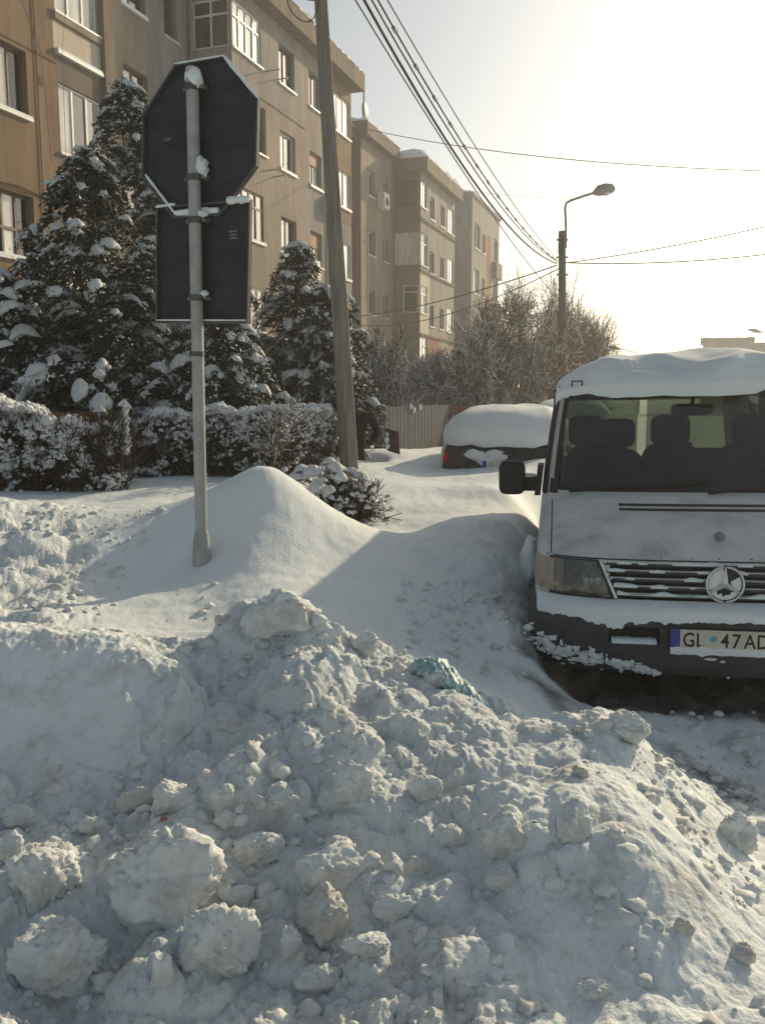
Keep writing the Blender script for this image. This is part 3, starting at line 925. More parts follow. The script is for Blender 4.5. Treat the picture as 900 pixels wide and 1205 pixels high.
# a far flat-roofed block past the van roof
fb = P(856, 404, 75)
far = empty('distant_building', (fb.x, fb.y, .3), R(-20), 'tiny distant flat roofed building top just above the van roof', 'building')
nb = NB(); nb.box(-2.0, 1.8, -2, 2, 0, fb.z - .3); nb.build('wall', M['greyd'], far)
nb = NB(); nb.box(-2.2, 2.0, -2.2, 2.2, fb.z -.297, fb.z + .02); rf = nb.build('roof', M['brown'], far)
nb = NB(); G = np.stack(np.meshgrid(np.linspace(-2.2, 2.0, 20), np.linspace(-2.2, 2.2, 8), indexing='ij') + [np.zeros((20, 8))], -1)
G[..., 2] = fb.z + .03 + .12 * np.abs(perlin(G[..., 0] * .9, G[..., 1] * .9, 3)); nb.grid(G); nb.build('roof_snow', M['snow_soft'], rf, True)
nb = NB(); nb.box(1.803, 9, -1.5, 2, 0, fb.z - .35); nb.build('annex_wall', M['brown'], far)

# ------------------------------------------------------------------ poles, wires, stop sign
def pole(name, base, top, r0, r1, mat, label, square=False):
    base, top = Vector(base), Vector(top)
    root = empty(name, base, 0, label, 'pole', 'street poles')
    d = top - base
    nb = NB()
    k = 12
    pts = [d * (i / k) for i in range(k + 1)]
    nb.tube([tuple(p) for p in pts], np.linspace(r0, r1, k + 1), 6 if square else 10)
    nb.build('shaft', mat, root, not square)
    return root, d


up_b = P(413, 540, 10.6); up_t = P(373, -75, 10.5)
up_b.z = gz(up_b.x, up_b.y) - .3
pole1, pd = pole('utility_pole', up_b, up_t, .128, .078, M['pole_conc'], 'tall leaning concrete utility pole rising in front of the tan blocks', True)
nb = NB(); nb.tube([pd * .93 + Vector((-.35, .05, 0)), pd * .93 + Vector((.65, -.05, 0))], .035, 6); nb.build('cross_arm', M['pole_dark'], pole1)
cr = [pd * .93 + Vector((x, 0, .06)) for x in (-.3, -.05, .18, .3, .38, .45, .55)]
for c in cr:
    nb = NB(); nb.tube([c + Vector((0, 0, -.03)), c + Vector((0, 0, .05)), c + Vector((0, 0, .08))], [.03, .035, .015], 8); nb.build('insulator', M['frame_b'], pole1)
for k, (rx, rz_, cx, cz) in enumerate([(.17, .22, -.20, -.10), (.14, .10, -.16, .02)]):
    th = np.linspace(0, 2 * math.pi, 25)
    nb = NB(); c = pd * .885
    nb.tube(np.stack([c.x + cx + rx * np.cos(th), c.y - .1 + .02 * k + 0 * th, c.z + .12 + cz + rz_ * np.sin(th) + .03 * np.sin(2 * th)], -1), .007, 5, caps=False)
    nb.build('cable_loop', M['wire'], pole1, True)

lp_b = P(664, 440, 25.5); lp_t = P(661, 272, 25.5); lp_b.z = .3
pole2, pd2 = pole('street_lamp', lp_b, lp_t, .125, .10, M['pole_dark'], 'street lamp on a dark concrete pole beyond the van')
tag(pole2, None, 'street lamp')
def lpt(px, py): return Vector(P(px, py, 25.5)) - lp_b
nb = NB(); nb.tube([lpt(665.5, 292), lpt(665.5, 262), lpt(664.5, 245), lpt(666, 239), lpt(671, 236), lpt(684, 231.5), lpt(700, 226.5)], .035, 8); nb.build('lamp_arm', M['metal_grey'], pole2, True)
nb = NB(); nb.tube([lpt(698, 227.5), lpt(704, 224.5), lpt(712, 222.5), lpt(720, 222), lpt(723.5, 223)], [.06, .15, .16, .13, .04], 10); nb.build('lamp_head', M['metal_grey'], pole2, True)
nb = NB(); nb.tube([lpt(706, 226.5), lpt(713, 225.3), lpt(721, 224)], [.06, .13, .06], 10); nb.build('lamp_lens', M['lamp_glass'], pole2, True)
for zz in (.04, .12, .2):
    nb = NB(); c = pd2 * (1 - zz); nb.tube([c + Vector((-.16, -.02, 0)), c + Vector((.16, -.02, 0))], .03, 6); nb.build('bracket', M['metal_grey'], pole2)
nb = NB(); c = pd2 * .93; nb.box(c.x - .13, c.x + .02, c.y - .16, c.y - .09, c.z - .2, c.z + .3); nb.build('junction_box', M['wire'], pole2)

far_p, _ = pole('utility_pole', Vector(P(697, 430, 48)), Vector(P(696.5, 383, 48)), .11, .09, M['pole_dark'], 'small far pole between the bare trees and the van roof')
for px, py, d, lab in [(721, 409, 70, 'tiny far street lamp peeking over the left end of the van roof'), (886, 389, 60, 'distant street lamp head at the right edge above the van')]:
    tp = P(px, py, d); b = Vector((tp.x + 2.2, tp.y, .2))
    root = empty('street_lamp', b, 0, lab, 'street lamp', 'street poles')
    nb = NB(); nb.tube([(0, 0, 0), (0, 0, tp.z - 1.0)], .08, 6); nb.build('shaft', M['pole_dark'], root)
    nb = NB(); nb.tube([(0, 0, tp.z - 1.0), (-.3, 0, tp.z - .6), (-1.9, 0, tp.z - .25)], .04, 5); nb.build('lamp_arm', M['pole_dark'], root)
    nb = NB(); nb.tube([(-1.7, 0, tp.z - .3), (-2.1, 0, tp.z - .2), (-2.6, 0, tp.z - .14)], [.08, .16, .05], 8); nb.build('lamp_head', M['metal_grey'], root, True)


def wire(a, b, sag, r, label, group='overhead wires', n=28):
    a, b = Vector(a), Vector(b)
    nb = NB()
    t = np.linspace(0, 1, n)
    pts = np.array([list(a.lerp(b, q)) for q in t]); pts[:, 2] -= sag * 4 * t * (1 - t)
    nb.tube(pts - np.array(a), r, 5, caps=False)
    o = nb.build('overhead_wire', M['wire'], None, True)
    o.location = a
    tag(o, label, 'wire', group)
    return o


tops = [up_b + c + Vector((0, 0, .07)) for c in cr]
ends = [P(656, 308, 25.5), P(655, 310, 25.5), P(656, 306, 25.5), P(654, 306, 25.5), P(660, 338, 25.5)]
wire(tops[2], P(660, 355, 25.5), .28, .010, 'lowest thin overhead wire from the concrete pole to the street lamp')
wire(tops[3], ends[1], .62, .020, 'thickest black overhead cable from the concrete pole to the street lamp')
wire(tops[4], ends[0], .5, .012, 'thin overhead wire just above the thick cable in the fan of wires')
w4 = wire(tops[5], ends[3], .42, .013, 'knotted overhead cable with clips in the fan of wires to the lamp')
wire(tops[6], ends[2], .25, .009, 'topmost thin wire in the fan of wires to the street lamp')
nb = NB()
for q in np.linspace(.08, .96, 16):
    p = Vector(tops[5]).lerp(Vector(ends[3]), q) - Vector(tops[5]); p.z -= .42 * 4 * q * (1 - q)
    d = (Vector(ends[3]) - Vector(tops[5])).normalized() * .07
    nb2 = NB(); nb2.tube([p - d, p + d], .026, 6); nb2.build('cable_clip', M['metal_grey'], w4)
wire(P(661, 310, 25.5), P(1010, 240, 20), .12, .014, 'upper overhead wire leaving the street lamp to the right edge')
wire(P(661, 309, 25.5), P(1010, 284, 22), .2, .016, 'overhead wire leaving the street lamp almost level to the right')
wire(P(655, 312, 25.5), P(424, 372, 40), .2, .02, 'cable dropping left from the street lamp to the tan blocks, upper one')
wire(P(657, 316, 25.5), P(424, 383, 40), .5, .016, 'cable dropping left from the street lamp to the tan blocks, lower one')
wire(P(417, 149, 41), P(1000, 203, 26), .45, .016, 'single long overhead wire crossing the pale sky from roof to right edge')
wire(P(515, 219, 55), P(1000, 205, 40), .9, .008, 'faintest hair-thin wire high in the sky beyond the others')

# ---- the stop sign seen from behind, with a square board below
sb = P(238, 668, 5.5); sb.z = gz(sb.x, sb.y)
sg = empty('stop_sign', sb, R(-29), 'back of a stop sign with a square board below on a pale grey post', 'road sign')
SH = 3.64 - sb.z        # post top above the snow
lean = (.017, .0)
def sp(x, y, z): return (x + lean[0] * z * .6, y, z)
nb = NB(); nb.tube([sp(0, 0, -.4), sp(0, 0, .0), sp(0, 0, 1.6), sp(0, 0, SH)], .038, 16); post = nb.build('post', M['post_grey'], sg, True)
nb = NB(); nb.tube([sp(0, 0, -.08), sp(0, 0, .0), sp(0, 0, .10), sp(0, 0, .17), sp(0, 0, .20)], [.062, .060, .056, .048, .040], 16); nb.build('post_sleeve', M['post_grey'], post, True)
nb = NB(); nb.tube([sp(0, 0, 1.30), sp(0, 0, 1.33)], .0405, 16); nb.build('post_joint', M['clamp'], post, True)


def plate(name, pts, zc, xc, yb, th, mat, rim, parent, rot=0.0):
    """flat sign panel with a folded rim on its back"""
    c, s_ = math.cos(rot), math.sin(rot)
    Q = [(p[0] * c - p[1] * s_ + xc, p[0] * s_ + p[1] * c + zc) for p in pts]
    Q = [(x + lean[0] * z * .6, z) for x, z in Q]
    n = len(Q)
    nb = NB()
    nb.add([(x, yb, z) for x, z in Q] + [(x, yb + th, z) for x, z in Q],
           [], 0) if False else None
    bm = bmesh.new()
    f0 = [bm.verts.new((x, yb, z)) for x, z in Q]; f1 = [bm.verts.new((x, yb + th, z)) for x, z in Q]
    bm.faces.new(f0); bm.faces.new(f1[::-1])
    for i in range(n): bm.faces.new((f0[i], f1[i], f1[(i + 1) % n], f0[(i + 1) % n]))
    bmesh.ops.recalc_face_normals(bm, faces=bm.faces)
    me = bpy.data.meshes.new(name); bm.to_mesh(me); bm.free(); me.materials.append(mat)
    o = link_mesh(name, me, parent)
    rb = NB()
    cx, cz = sum(q[0] for q in Q) / n, sum(q[1] for q in Q) / n
    for i in range(n):
        a, b = Q[i], Q[(i + 1) % n]
        ia = (a[0] + (cx - a[0]) * .028, a[1] + (cz - a[1]) * .028); ib = (b[0] + (cx - b[0]) * .028, b[1] + (cz - b[1]) * .028)
        y0, y1 = yb - .022, yb - .001
        rb.add([(a[0], y0, a[1]), (b[0], y0, b[1]), (ib[0], y0, ib[1]), (ia[0], y0, ia[1]), (a[0], y1, a[1]), (b[0], y1, b[1]), (ib[0], y1, ib[1]), (ia[0], y1, ia[1])],
               [(0, 1, 2, 3), (0, 4, 5, 1), (3, 2, 6, 7)])
    rb.build('rim', rim, o)
    return o, Q


def zc_of(py): return P(235, py, 5.5).z - sb.z


oc = [(.452 / math.cos(math.pi / 8) * math.cos(math.pi / 8 + k * math.pi / 4), .452 / math.cos(math.pi / 8) * math.sin(math.pi / 8 + k * math.pi / 4)) for k in range(8)]
zoc = zc_of(163)
octo, OQ = plate('octagon_panel', oc, zoc, .0, .055, .004, M['sign_back'], M['sign_rim'], sg, R(-2.7))
zbo = zc_of(310)
sq = [(-.37, -.36), (.37, -.36), (.37, .36), (-.37, .36)]
board, BQ = plate('square_panel', sq, zbo, .008, .056, .004, M['sign_back'], M['sign_rim'], sg, R(-2.4))
nb = NB(); nb.box(-.25, -.20, .050, .0545, zoc + .03, zoc + .045); nb.build('sticker', M['sticker'], octo)
for k in range(3):
    nb = NB(); nb.box(.24, .30, .050, .0545, zbo + .17 - .02 * k, zbo + .182 - .02 * k); nb.build('sticker', M['sticker'], board)
for py in (104, 210, 260, 351):
    z = zc_of(py); x0 = lean[0] * z * .6
    nb = NB(); nb.tube([(x0, 0, z - .018), (x0, 0, z + .018)], .046, 16); nb.box(x0 - .085, x0 + .085, .032, .05, z - .015, z + .015)
    cl = nb.build('clamp', M['clamp'], sg)
    for sx in (-.065, .065):
        nb = NB(); nb.tube([(x0 + sx, .0, z), (x0 + sx, .035, z)], .011, 6); nb.build('bolt', M['metal_grey'], cl)


def snow_blob(c, r, seed, sub=3, amp=.22, freq=1.6, flat=None):
    V, F = ico(sub)
    V = V.copy()
    off = Vector((seed * 3.17, seed * 1.31, seed * 7.7))
    d = np.array([mnoise.noise(Vector(v) * freq + off) + .5 * mnoise.noise(Vector(v) * freq * 2.3 + off) + .25 * mnoise.noise(Vector(v) * freq * 5.1 + off) for v in V])
    V = V * (1 + amp * d)[:, None] * np.asarray(r)
    if flat is not None: V[:, 2] = np.maximum(V[:, 2], flat)
    return V + np.asarray(c), F


def blob_part(name, c, r, seed, parent, mat='snow_soft', sub=3, amp=.2, flat=None):
    V, F = snow_blob(c, r, seed, sub, amp, flat=flat)
    nb = NB(); nb.add(V, F)
    return nb.build(name, M[mat], parent, True)


def xl(z): return lean[0] * z * .6
z = zc_of(98); blob_part('snow_cap', (xl(z) + .015, -.005, z + .02), (.062, .045, .062), 3, sg, amp=.4)
z = zc_of(197); blob_part('snow_cap', (xl(z) + .055, .01, z), (.036, .034, .052), 4, sg, amp=.5)
z = zc_of(255); blob_part('snow_cap', (xl(z) + .06, .0, z + .01), (.034, .028, .02), 5, sg, amp=.4)
z = zc_of(348); blob_part('snow_cap', (xl(z) + .05, .01, z + .01), (.03, .025, .017), 6, sg, amp=.4)
# snow lying on the octagon's top edge, its lower inside rim and the board top
def rim_snow(a, b, w, h, seed, parent, n=24):
    nb = NB(); t = np.linspace(0, 1, n)
    pts = np.array([[a[0] + (b[0] - a[0]) * q, .035, a[1] + (b[1] - a[1]) * q] for q in t])
    rad = h * (.55 + .45 * np.sin(math.pi * t) ** .4) * (1 + .45 * perlin(t * 3.3, t * 0, seed) + .2 * perlin(t * 9, t * 0, seed))
    nb.tube(pts, np.maximum(.004, rad), 8)
    nb.build('rim_snow', M['snow_soft'], parent, True)
def ins(p, q=.93): return ((p[0] - xl(zoc)) * q + xl(zoc), (p[1] - zoc) * q + zoc)
rim_snow(OQ[1], OQ[2], .03, .007, 1, octo); rim_snow(OQ[0], OQ[1], .03, .011, 2, octo)
rim_snow(ins(OQ[4]), ins(OQ[5]), .03, .010, 3, octo); rim_snow(ins(OQ[5]), ins(OQ[6]), .03, .022, 4, octo)
rim_snow(BQ[3], (BQ[3][0] + .16, BQ[3][1]), .03, .009, 5, board); rim_snow((BQ[2][0] - .17, BQ[2][1] + .01), BQ[2], .03, .024, 6, board)
rim_snow((BQ[0][0] + .01, BQ[0][1] + .02), (BQ[1][0] - .01, BQ[1][1] + .02), .02, .006, 7, board)

# ------------------------------------------------------------------ vegetation
def leaf_mat(name, c1, c2):
    m, nt, bs = new_mat(name)
    n = noise_node(nt, 5.0, 4)
    r = ramp(nt, n.outputs[0], [(0.35, c1), (0.65, c2)])
    nt.links.new(r.outputs[0], bs.inputs['Base Color'])
    bs.inputs['Roughness'].default_value = 0.8
    bs.inputs['Specular IOR Level'].default_value = 0.15
    return m


M['needle'] = leaf_mat('needle', (0.020, 0.026, 0.017), (0.055, 0.055, 0.032))
M['twig'] = leaf_mat('twig', (0.045, 0.030, 0.022), (0.10, 0.068, 0.048))
M['twig_far'] = leaf_mat('twig_far', (0.085, 0.055, 0.036), (0.16, 0.105, 0.065))
M['dry_leaf'] = leaf_mat('dry_leaf', (0.12, 0.085, 0.065), (0.26, 0.20, 0.165))
M['bark'] = simple('bark', (0.07, 0.055, 0.045), .95, .3, 12, bmp=.4)


def quads_from(c, d, n, L, Wd):
    """leaf quads: centres c, directions d, side vectors n"""
    a = d * (L / 2)[:, None]; b = n * (Wd / 2)[:, None]
    V = np.stack([c - a, c + b * 1.0, c + a, c - b * 1.0], 1).reshape(-1, 3)
    F = np.arange(len(c) * 4).reshape(-1, 4)
    return V, F


def unit(v):
    return v / (np.linalg.norm(v, axis=-1, keepdims=True) + 1e-9)


def snow_caps(nb, C, O, L, Wd, T, seed, rg, nu=9, nv=7, ns=.15):
    """closed lumpy snow pads lying on drooping sprays. C centres, O outward dirs (N,2)"""
    N = len(C)
    th = np.linspace(0, 2 * math.pi, nu, endpoint=False)
    ph = np.linspace(-.42, .5, nv) * math.pi
    TH, PH = np.meshgrid(th, ph, indexing='ij')
    ux, uy, uz = np.cos(TH) * np.cos(PH), np.sin(TH) * np.cos(PH), np.sin(PH)
    uz = np.where(uz < 0, uz * .45, uz)
    k = 1 + rg.normal(0, ns, (N, nu, nv)); k = (k + np.roll(k, 1, 1)) / 2 * 1.0; k[:, :, -1] = k[:, :1, -1]; k[:, :, 0] = k[:, :1, 0]
    lx = ux[None] * k * L[:, None, None]; ly = uy[None] * k * Wd[:, None, None]; lz = uz[None] * k * T[:, None, None]
    dr = np.where(lx > 0, lx ** 2 / (L[:, None, None] + 1e-6) * .75, lx ** 2 / (L[:, None, None] + 1e-6) * .15)
    lz = lz - dr - (ly ** 2) / (Wd[:, None, None] + 1e-6) * .45
    X = C[:, 0, None, None] + lx * O[:, 0, None, None] - ly * O[:, 1, None, None]
    Y = C[:, 1, None, None] + lx * O[:, 1, None, None] + ly * O[:, 0, None, None]
    Z = C[:, 2, None, None] + lz
    V = np.stack([X, Y, Z], -1).reshape(-1, 3)
    i, j = np.meshgrid(np.arange(nu), np.arange(nv - 1), indexing='ij')
    i2 = (i + 1) % nu
    F = np.stack([i * nv + j, i2 * nv + j, i2 * nv + j + 1, i * nv + j + 1], -1).reshape(-1, 4)
    FF = (F[None] + (np.arange(N) * nu * nv)[:, None, None]).reshape(-1, 4)
    nb.add(V, FF)


def conifer(base, H, Rm, seed, label, nclump=420, leaves=95, shape=.85, fmin=.03, snow=.58, size=1.0, lean=(0, 0)):
    rg = np.random.default_rng(seed)
    root = empty('conifer_tree', base, 0, label, 'tree', 'snow-laden conifers before the blocks')
    nb = NB()
    k = 9
    nb.tube([(lean[0] * q * q, lean[1] * q * q, H * q - .4 * (q == 0)) for q in np.linspace(0, .97, k)], np.linspace(.05 + .012 * H, .015, k), 8)
    # limbs
    f = fmin + (1 - fmin) * rg.random(nclump) ** 1.25
    az = rg.random(nclump) * 2 * math.pi
    lob = 1 + .22 * np.sin(az * 3 + seed + f * 4) + .42 * perlin(az * 1.6, f * 7, seed) + .16 * rg.normal(0, 1, nclump)
    Rf = Rm * (1 - f) ** shape * lob + .05
    rad = Rf * (.42 + .62 * rg.random(nclump) ** .6)
    ox, oy = np.cos(az), np.sin(az)
    zc = f * H + .12 * H * 0
    # side leaders make the outline ragged
    sub_ = rg.integers(0, 5, nclump)
    sa = rg.random(3) * 6.283; sd = np.array([0, .42, .5]) * Rm; sh_ = np.array([1, .74, .58])
    lead = np.where(sub_ < 3, 0, sub_ - 2)
    kx = np.where(lead > 0, .55, 1.0)
    C = np.stack([ox * rad * kx + lean[0] * f ** 2 + np.cos(sa)[lead] * sd[lead], oy * rad * kx + lean[1] * f ** 2 + np.sin(sa)[lead] * sd[lead], zc * sh_[lead]], -1)
    zc = C[:, 2]
    O = np.stack([ox, oy], -1)
    L = size * np.clip(.10 + .11 * rg.lognormal(0, .55, nclump), .09, .32) * (1.15 - .5 * f)
    Wd = L * (.42 + .25 * rg.random(nclump))
    for q in range(0, nclump, 6):
        p1 = C[q]; p0 = np.array([lean[0] * f[q] ** 2, lean[1] * f[q] ** 2, zc[q] + .18 * rad[q]])
        nb.tube([p0, (p0 + p1) / 2 + [0, 0, .06], p1], [.022, .014, .006], 4)
    nb.build('trunk', M['bark'], root, True)
    # foliage
    N = nclump * leaves
    own = np.repeat(np.arange(nclump), leaves)
    a = rg.uniform(-1.25, 1.25, N); b = rg.normal(0, .62, N); c = rg.uniform(-1, .35, N)
    Lo, Wo = L[own], Wd[own]
    lx = a * Lo; ly = b * Wo
    lz = c * Lo * .55 - np.where(lx > 0, lx ** 2 / Lo * .75, lx ** 2 / Lo * .15) - ly ** 2 / Wo * .45 - .02
    pos = C[own] + np.stack([lx * O[own, 0] - ly * O[own, 1], lx * O[own, 1] + ly * O[own, 0], lz], -1)
    d = np.stack([O[own, 0], O[own, 1], -np.full(N, .75)], -1) + rg.normal(0, .55, (N, 3))
    d = unit(d); n = unit(np.cross(d, rg.normal(0, 1, (N, 3))))
    # the upper needles of each spray are dusted white, the rest stay dark
    load = rg.random(nclump) < snow + .15
    white = load[own] & (c + .35 * rg.normal(0, 1, N) > .08)
    ln_, wn_ = rg.uniform(.05, .12, N) * size ** .5, rg.uniform(.016, .034, N) * size ** .5
    V, F = quads_from(pos[~white], d[~white], n[~white], ln_[~white], wn_[~white])
    fb = NB(); fb.add(V, F)
    tag(fb.build('crown', M['needle'], root), kind='stuff')
    up = unit(n[white] * .5 + np.cross(d[white], [0, 0, 1.0]) + 1e-6)
    V, F = quads_from(pos[white] + [0, 0, .015], unit(d[white] * [1, 1, .6]), up, ln_[white] * .75, wn_[white] * 1.5)
    fb = NB(); fb.add(V, F)
    tag(fb.build('snow_dust', M['snow_tree'], root), kind='stuff')
    sel = np.where(rg.random(nclump) < snow)[0]
    sb_ = NB()
    # a ragged sheet along every loaded bough, smaller clots beside it
    n_ = len(sel)
    snow_caps(sb_, C[sel] + [0, 0, .012], O[sel], L[sel] * rg.uniform(.5, .9, n_), Wd[sel] * rg.uniform(.45, .9, n_), L[sel] * rg.uniform(.10, .24, n_), seed, rg, 14, 8, .30)
    kk = np.concatenate([sel, sel]); n_ = len(kk)
    fw_ = rg.uniform(-.75, .95, n_) * L[kk]; sw = rg.normal(0, .5, n_) * Wd[kk]
    Cs = C[kk] + np.stack([fw_ * O[kk, 0] - sw * O[kk, 1], fw_ * O[kk, 1] + sw * O[kk, 0], .012 - np.where(fw_ > 0, .75, .15) * fw_ ** 2 / L[kk] + rg.normal(0, .015, n_)], -1)
    bg_ = rg.uniform(.10, .36, n_)
    snow_caps(sb_, Cs, O[kk], L[kk] * bg_ * 1.05, L[kk] * bg_ * rg.uniform(.45, .9, n_), L[kk] * bg_ * rg.uniform(.3, .6, n_), seed, rg)
    tag(sb_.build('snow_load', M['snow_tree'], root, True), kind='stuff')
    return root


def at_ground(px, d, dz=-.1):
    X = (px - 450) / F_PX * d
    return Vector((X, d, gz(X, d) + dz))


def con(px, d, py_top, Rm, seed, label, **k):
    b = at_ground(px, d)
    H = P(px, py_top, d).z - b.z
    return conifer(b, H, Rm, seed, label, **k)


con(122, 11.0, 172, 1.45, 11, 'big dark conifer left of the sign, its tip at the loggia windows', nclump=560, shape=.72)
con(190, 13.2, 92, 1.5, 12, 'tallest conifer partly hidden behind the stop sign', nclump=560, shape=.7, lean=(-.35, 0))
con(8, 10.4, 318, 1.0, 13, 'low bushy conifer cut by the left edge of the picture', nclump=300, shape=.55)
con(262, 10.8, 372, .85, 14, 'bushy conifer right under the square board, right of the post', nclump=330, shape=.42)
con(346, 14.5, 286, 1.15, 15, 'slim pointed conifer left of the utility pole, its tip loaded with snow', nclump=380, shape=.8, lean=(.12, 0))
con(386, 14.2, 336, .80, 16, 'rounded conifer right behind the utility pole with drooping snow pads', nclump=300, shape=.5, fmin=.3)
con(52, 12.5, 268, .7, 17, 'thin conifer tip in front of the lowest window of the nearest block', nclump=200, shape=.8)


def hedge(A_, B_, h, w, seed, label, npuff=1500, ntwig=3500, nleaf=4000, top_lump=.06, puff=1.0, name='hedge', endcap=True):
    """trimmed leafless hedge: twigs, dry leaves, snow held in its surface"""
    rg = np.random.default_rng(seed)
    A_, B_ = np.array(A_[:2]), np.array(B_[:2])
    u = B_ - A_; Ln = np.linalg.norm(u); u = u / Ln; v = np.array([-u[1], u[0]])
    ts = np.linspace(-.2, 1.2, 40)
    gy = ground_h(A_[0] + u[0] * Ln * ts, A_[1] + u[1] * Ln * ts)
    root = empty(name, (A_[0], A_[1], gz(*A_)), 0, label, 'hedge', 'snowy hedges')
    g0 = root.location.z
    def place(t, s, z):
        return np.stack([u[0] * t + v[0] * s, u[1] * t + v[1] * s, z + np.interp(t / Ln, ts, gy) - g0], -1)
    def top(t): return h * (1.04 + .20 * perlin(t * 1.3, t * 0, seed) + .16 * perlin(t * 3.3, t * 0, seed + 1)) * (1 - .22 * sstep(.35, 0, np.minimum(t, Ln - t)))
    def surf(n, jit):
        """points on the outer skin"""
        t = rg.uniform(0, Ln, n)
        k = rg.random(n)
        s = np.where(k < .45, -w / 2, np.where(k < .62, w / 2, rg.uniform(-w / 2, w / 2, n)))
        z = np.where(k < .62, rg.random(n) ** .8 * top(t), top(t))
        e = rg.random(n)
        if endcap:
            m_ = (e < .16) & (k < .62)
            t = np.where(m_, np.where(rg.random(n) < .5, 0, Ln), t); s = np.where(m_, rg.uniform(-w / 2, w / 2, n), s)
        # round the shoulder, bulge
        bul = 1 + .30 * perlin(t * 2.6, z * 2.6, seed + 4) - .25 * sstep(.3, 0, np.minimum(t, Ln - t))
        sh = 1 - .35 * sstep(.75, 1.05, z / h)
        s = s * bul * np.where(k < .62, sh, 1)
        dep = rg.random(n) ** 2 * jit
        s = s * (1 - dep); z = z - dep * .1
        return t, s, z
    # twigs
    t = rg.uniform(0, Ln, ntwig); s = rg.uniform(-w / 2, w / 2, ntwig)
    z0 = rg.uniform(-.05, .75, ntwig) * h; ln = rg.uniform(.12, .4, ntwig)
    p0 = place(t, s * .7, z0)
    dd = place(t, s * 1.0, z0) - p0
    d = np.stack([u[0] * rg.normal(0, .35, ntwig) + v[0] * s * 1.6 / w, u[1] * rg.normal(0, .35, ntwig) + v[1] * s * 1.6 / w, np.full(ntwig, .9)], -1) + rg.normal(0, .25, (ntwig, 3))
    d = unit(d); p1 = p0 + d * ln[:, None]
    tn = np.interp((p1[:, 0] * u[0] + p1[:, 1] * u[1]) / Ln, ts, gy) - g0
    p1[:, 2] = np.minimum(p1[:, 2], h * 1.03 + tn)
    r0 = rg.uniform(.003, .007, ntwig)
    nb = NB(); prisms(nb, p0, p1, r0, r0 * .5)
    # stems
    ns = int(Ln * 14)
    t = rg.uniform(0, Ln, ns); s = rg.uniform(-w / 3, w / 3, ns)
    q0 = place(t, s * .6, np.full(ns, -.1)); q1 = place(t + rg.normal(0, .12, ns), s * 1.2, h * rg.uniform(.6, .95, ns))
    prisms(nb, q0, q1, np.full(ns, .011), np.full(ns, .006), 4)
    tag(nb.build('twigs', M['twig'], root), kind='stuff')
    t, s, z = surf(nleaf, .6)
    c = place(t, s, z)
    dr = unit(rg.normal(0, 1, (nleaf, 3))); n_ = unit(np.cross(dr, rg.normal(0, 1, (nleaf, 3))))
    V, F = quads_from(c, dr, n_, rg.uniform(.018, .045, nleaf), rg.uniform(.009, .02, nleaf))
    lb = NB(); lb.add(V, F); tag(lb.build('dry_leaves', M['dry_leaf'], root), kind='stuff')
    t, s, z = surf(npuff, .45)
    core = perlin(t * 5.5 + s * 3, z * 5.5, seed + 7) + .6 * perlin(t * 13, z * 13 + s * 5, seed + 8) + .8 * (z / h) - .30
    ok = core > rg.uniform(-.25, .25, npuff)
    t, s, z, core = t[ok], s[ok], z[ok], core[ok]; npuff = len(t)
    C = place(t, s, z)
    az = rg.random(npuff) * 6.283
    L = puff * (.008 + .028 * rg.random(npuff) ** 1.8) * (.8 + .7 * np.clip(core, 0, 1)) * (1 + .4 * sstep(.8, 1.0, z / h))
    sn = NB(); snow_caps(sn, C, np.stack([np.cos(az), np.sin(az)], -1), L, L * rg.uniform(.6, 1, npuff), L * rg.uniform(.5, .95, npuff), seed, rg, 9, 6)
    # lumpy cover on top
    nt_ = int(Ln * 85)
    t = rg.uniform(0, Ln, nt_); s = rg.uniform(-w / 2, w / 2, nt_) * .85
    C = place(t, s, top(t) + rg.uniform(-.05, .03, nt_)); az = rg.random(nt_) * 6.283
    L = puff * rg.uniform(.03, .085, nt_)
    snow_caps(sn, C, np.stack([np.cos(az), np.sin(az)], -1), L, L * rg.uniform(.6, 1, nt_), L * rg.uniform(.35, .7, nt_), seed, rg, 9, 6)
    tag(sn.build('snow_load', M['snow_tree'], root, True), kind='stuff')
    return root


def prisms(nb, p0, p1, r0, r1, n=3, m=0):
    """many thin tapered sticks at once"""
    N = len(p0)
    d = unit(p1 - p0)
    ref = np.where(np.abs(d[:, 2:3]) < .9, np.array([[0, 0, 1.0]]), np.array([[1.0, 0, 0]]))
    a = unit(np.cross(d, ref)); b = np.cross(d, a)
    th = np.arange(n) * 2 * math.pi / n
    o = np.cos(th)[None, :, None] * a[:, None] + np.sin(th)[None, :, None] * b[:, None]
    R0 = p0[:, None] + o * r0[:, None, None]; R1 = p1[:, None] + o * r1[:, None, None]
    V = np.concatenate([R0, R1], 1).reshape(-1, 3)
    j = np.arange(n); j2 = (j + 1) % n
    F = np.stack([j, j2, n + j2, n + j], -1)
    FF = (F[None] + (np.arange(N) * 2 * n)[:, None, None]).reshape(-1, 4)
    nb.add(V, FF, m)


h1a, h1b = at_ground(-70, 7.9), at_ground(150, 8.3)
hedge(h1a, h1b, .70, .75, 31, 'thick snow-crusted brown hedge at the left edge', npuff=12000, ntwig=8000, nleaf=6000)
hedge(at_ground(140, 9.5), at_ground(322, 9.9), .66, .7, 32, 'dark shaded hedge behind the sign post under the conifers', npuff=4600, ntwig=4200, nleaf=3500)
hedge(at_ground(296, 9.4), at_ground(380, 11.0), .70, .6, 33, 'pale frosted hedge left of the utility pole foot', npuff=5200, ntwig=3000, nleaf=3000)


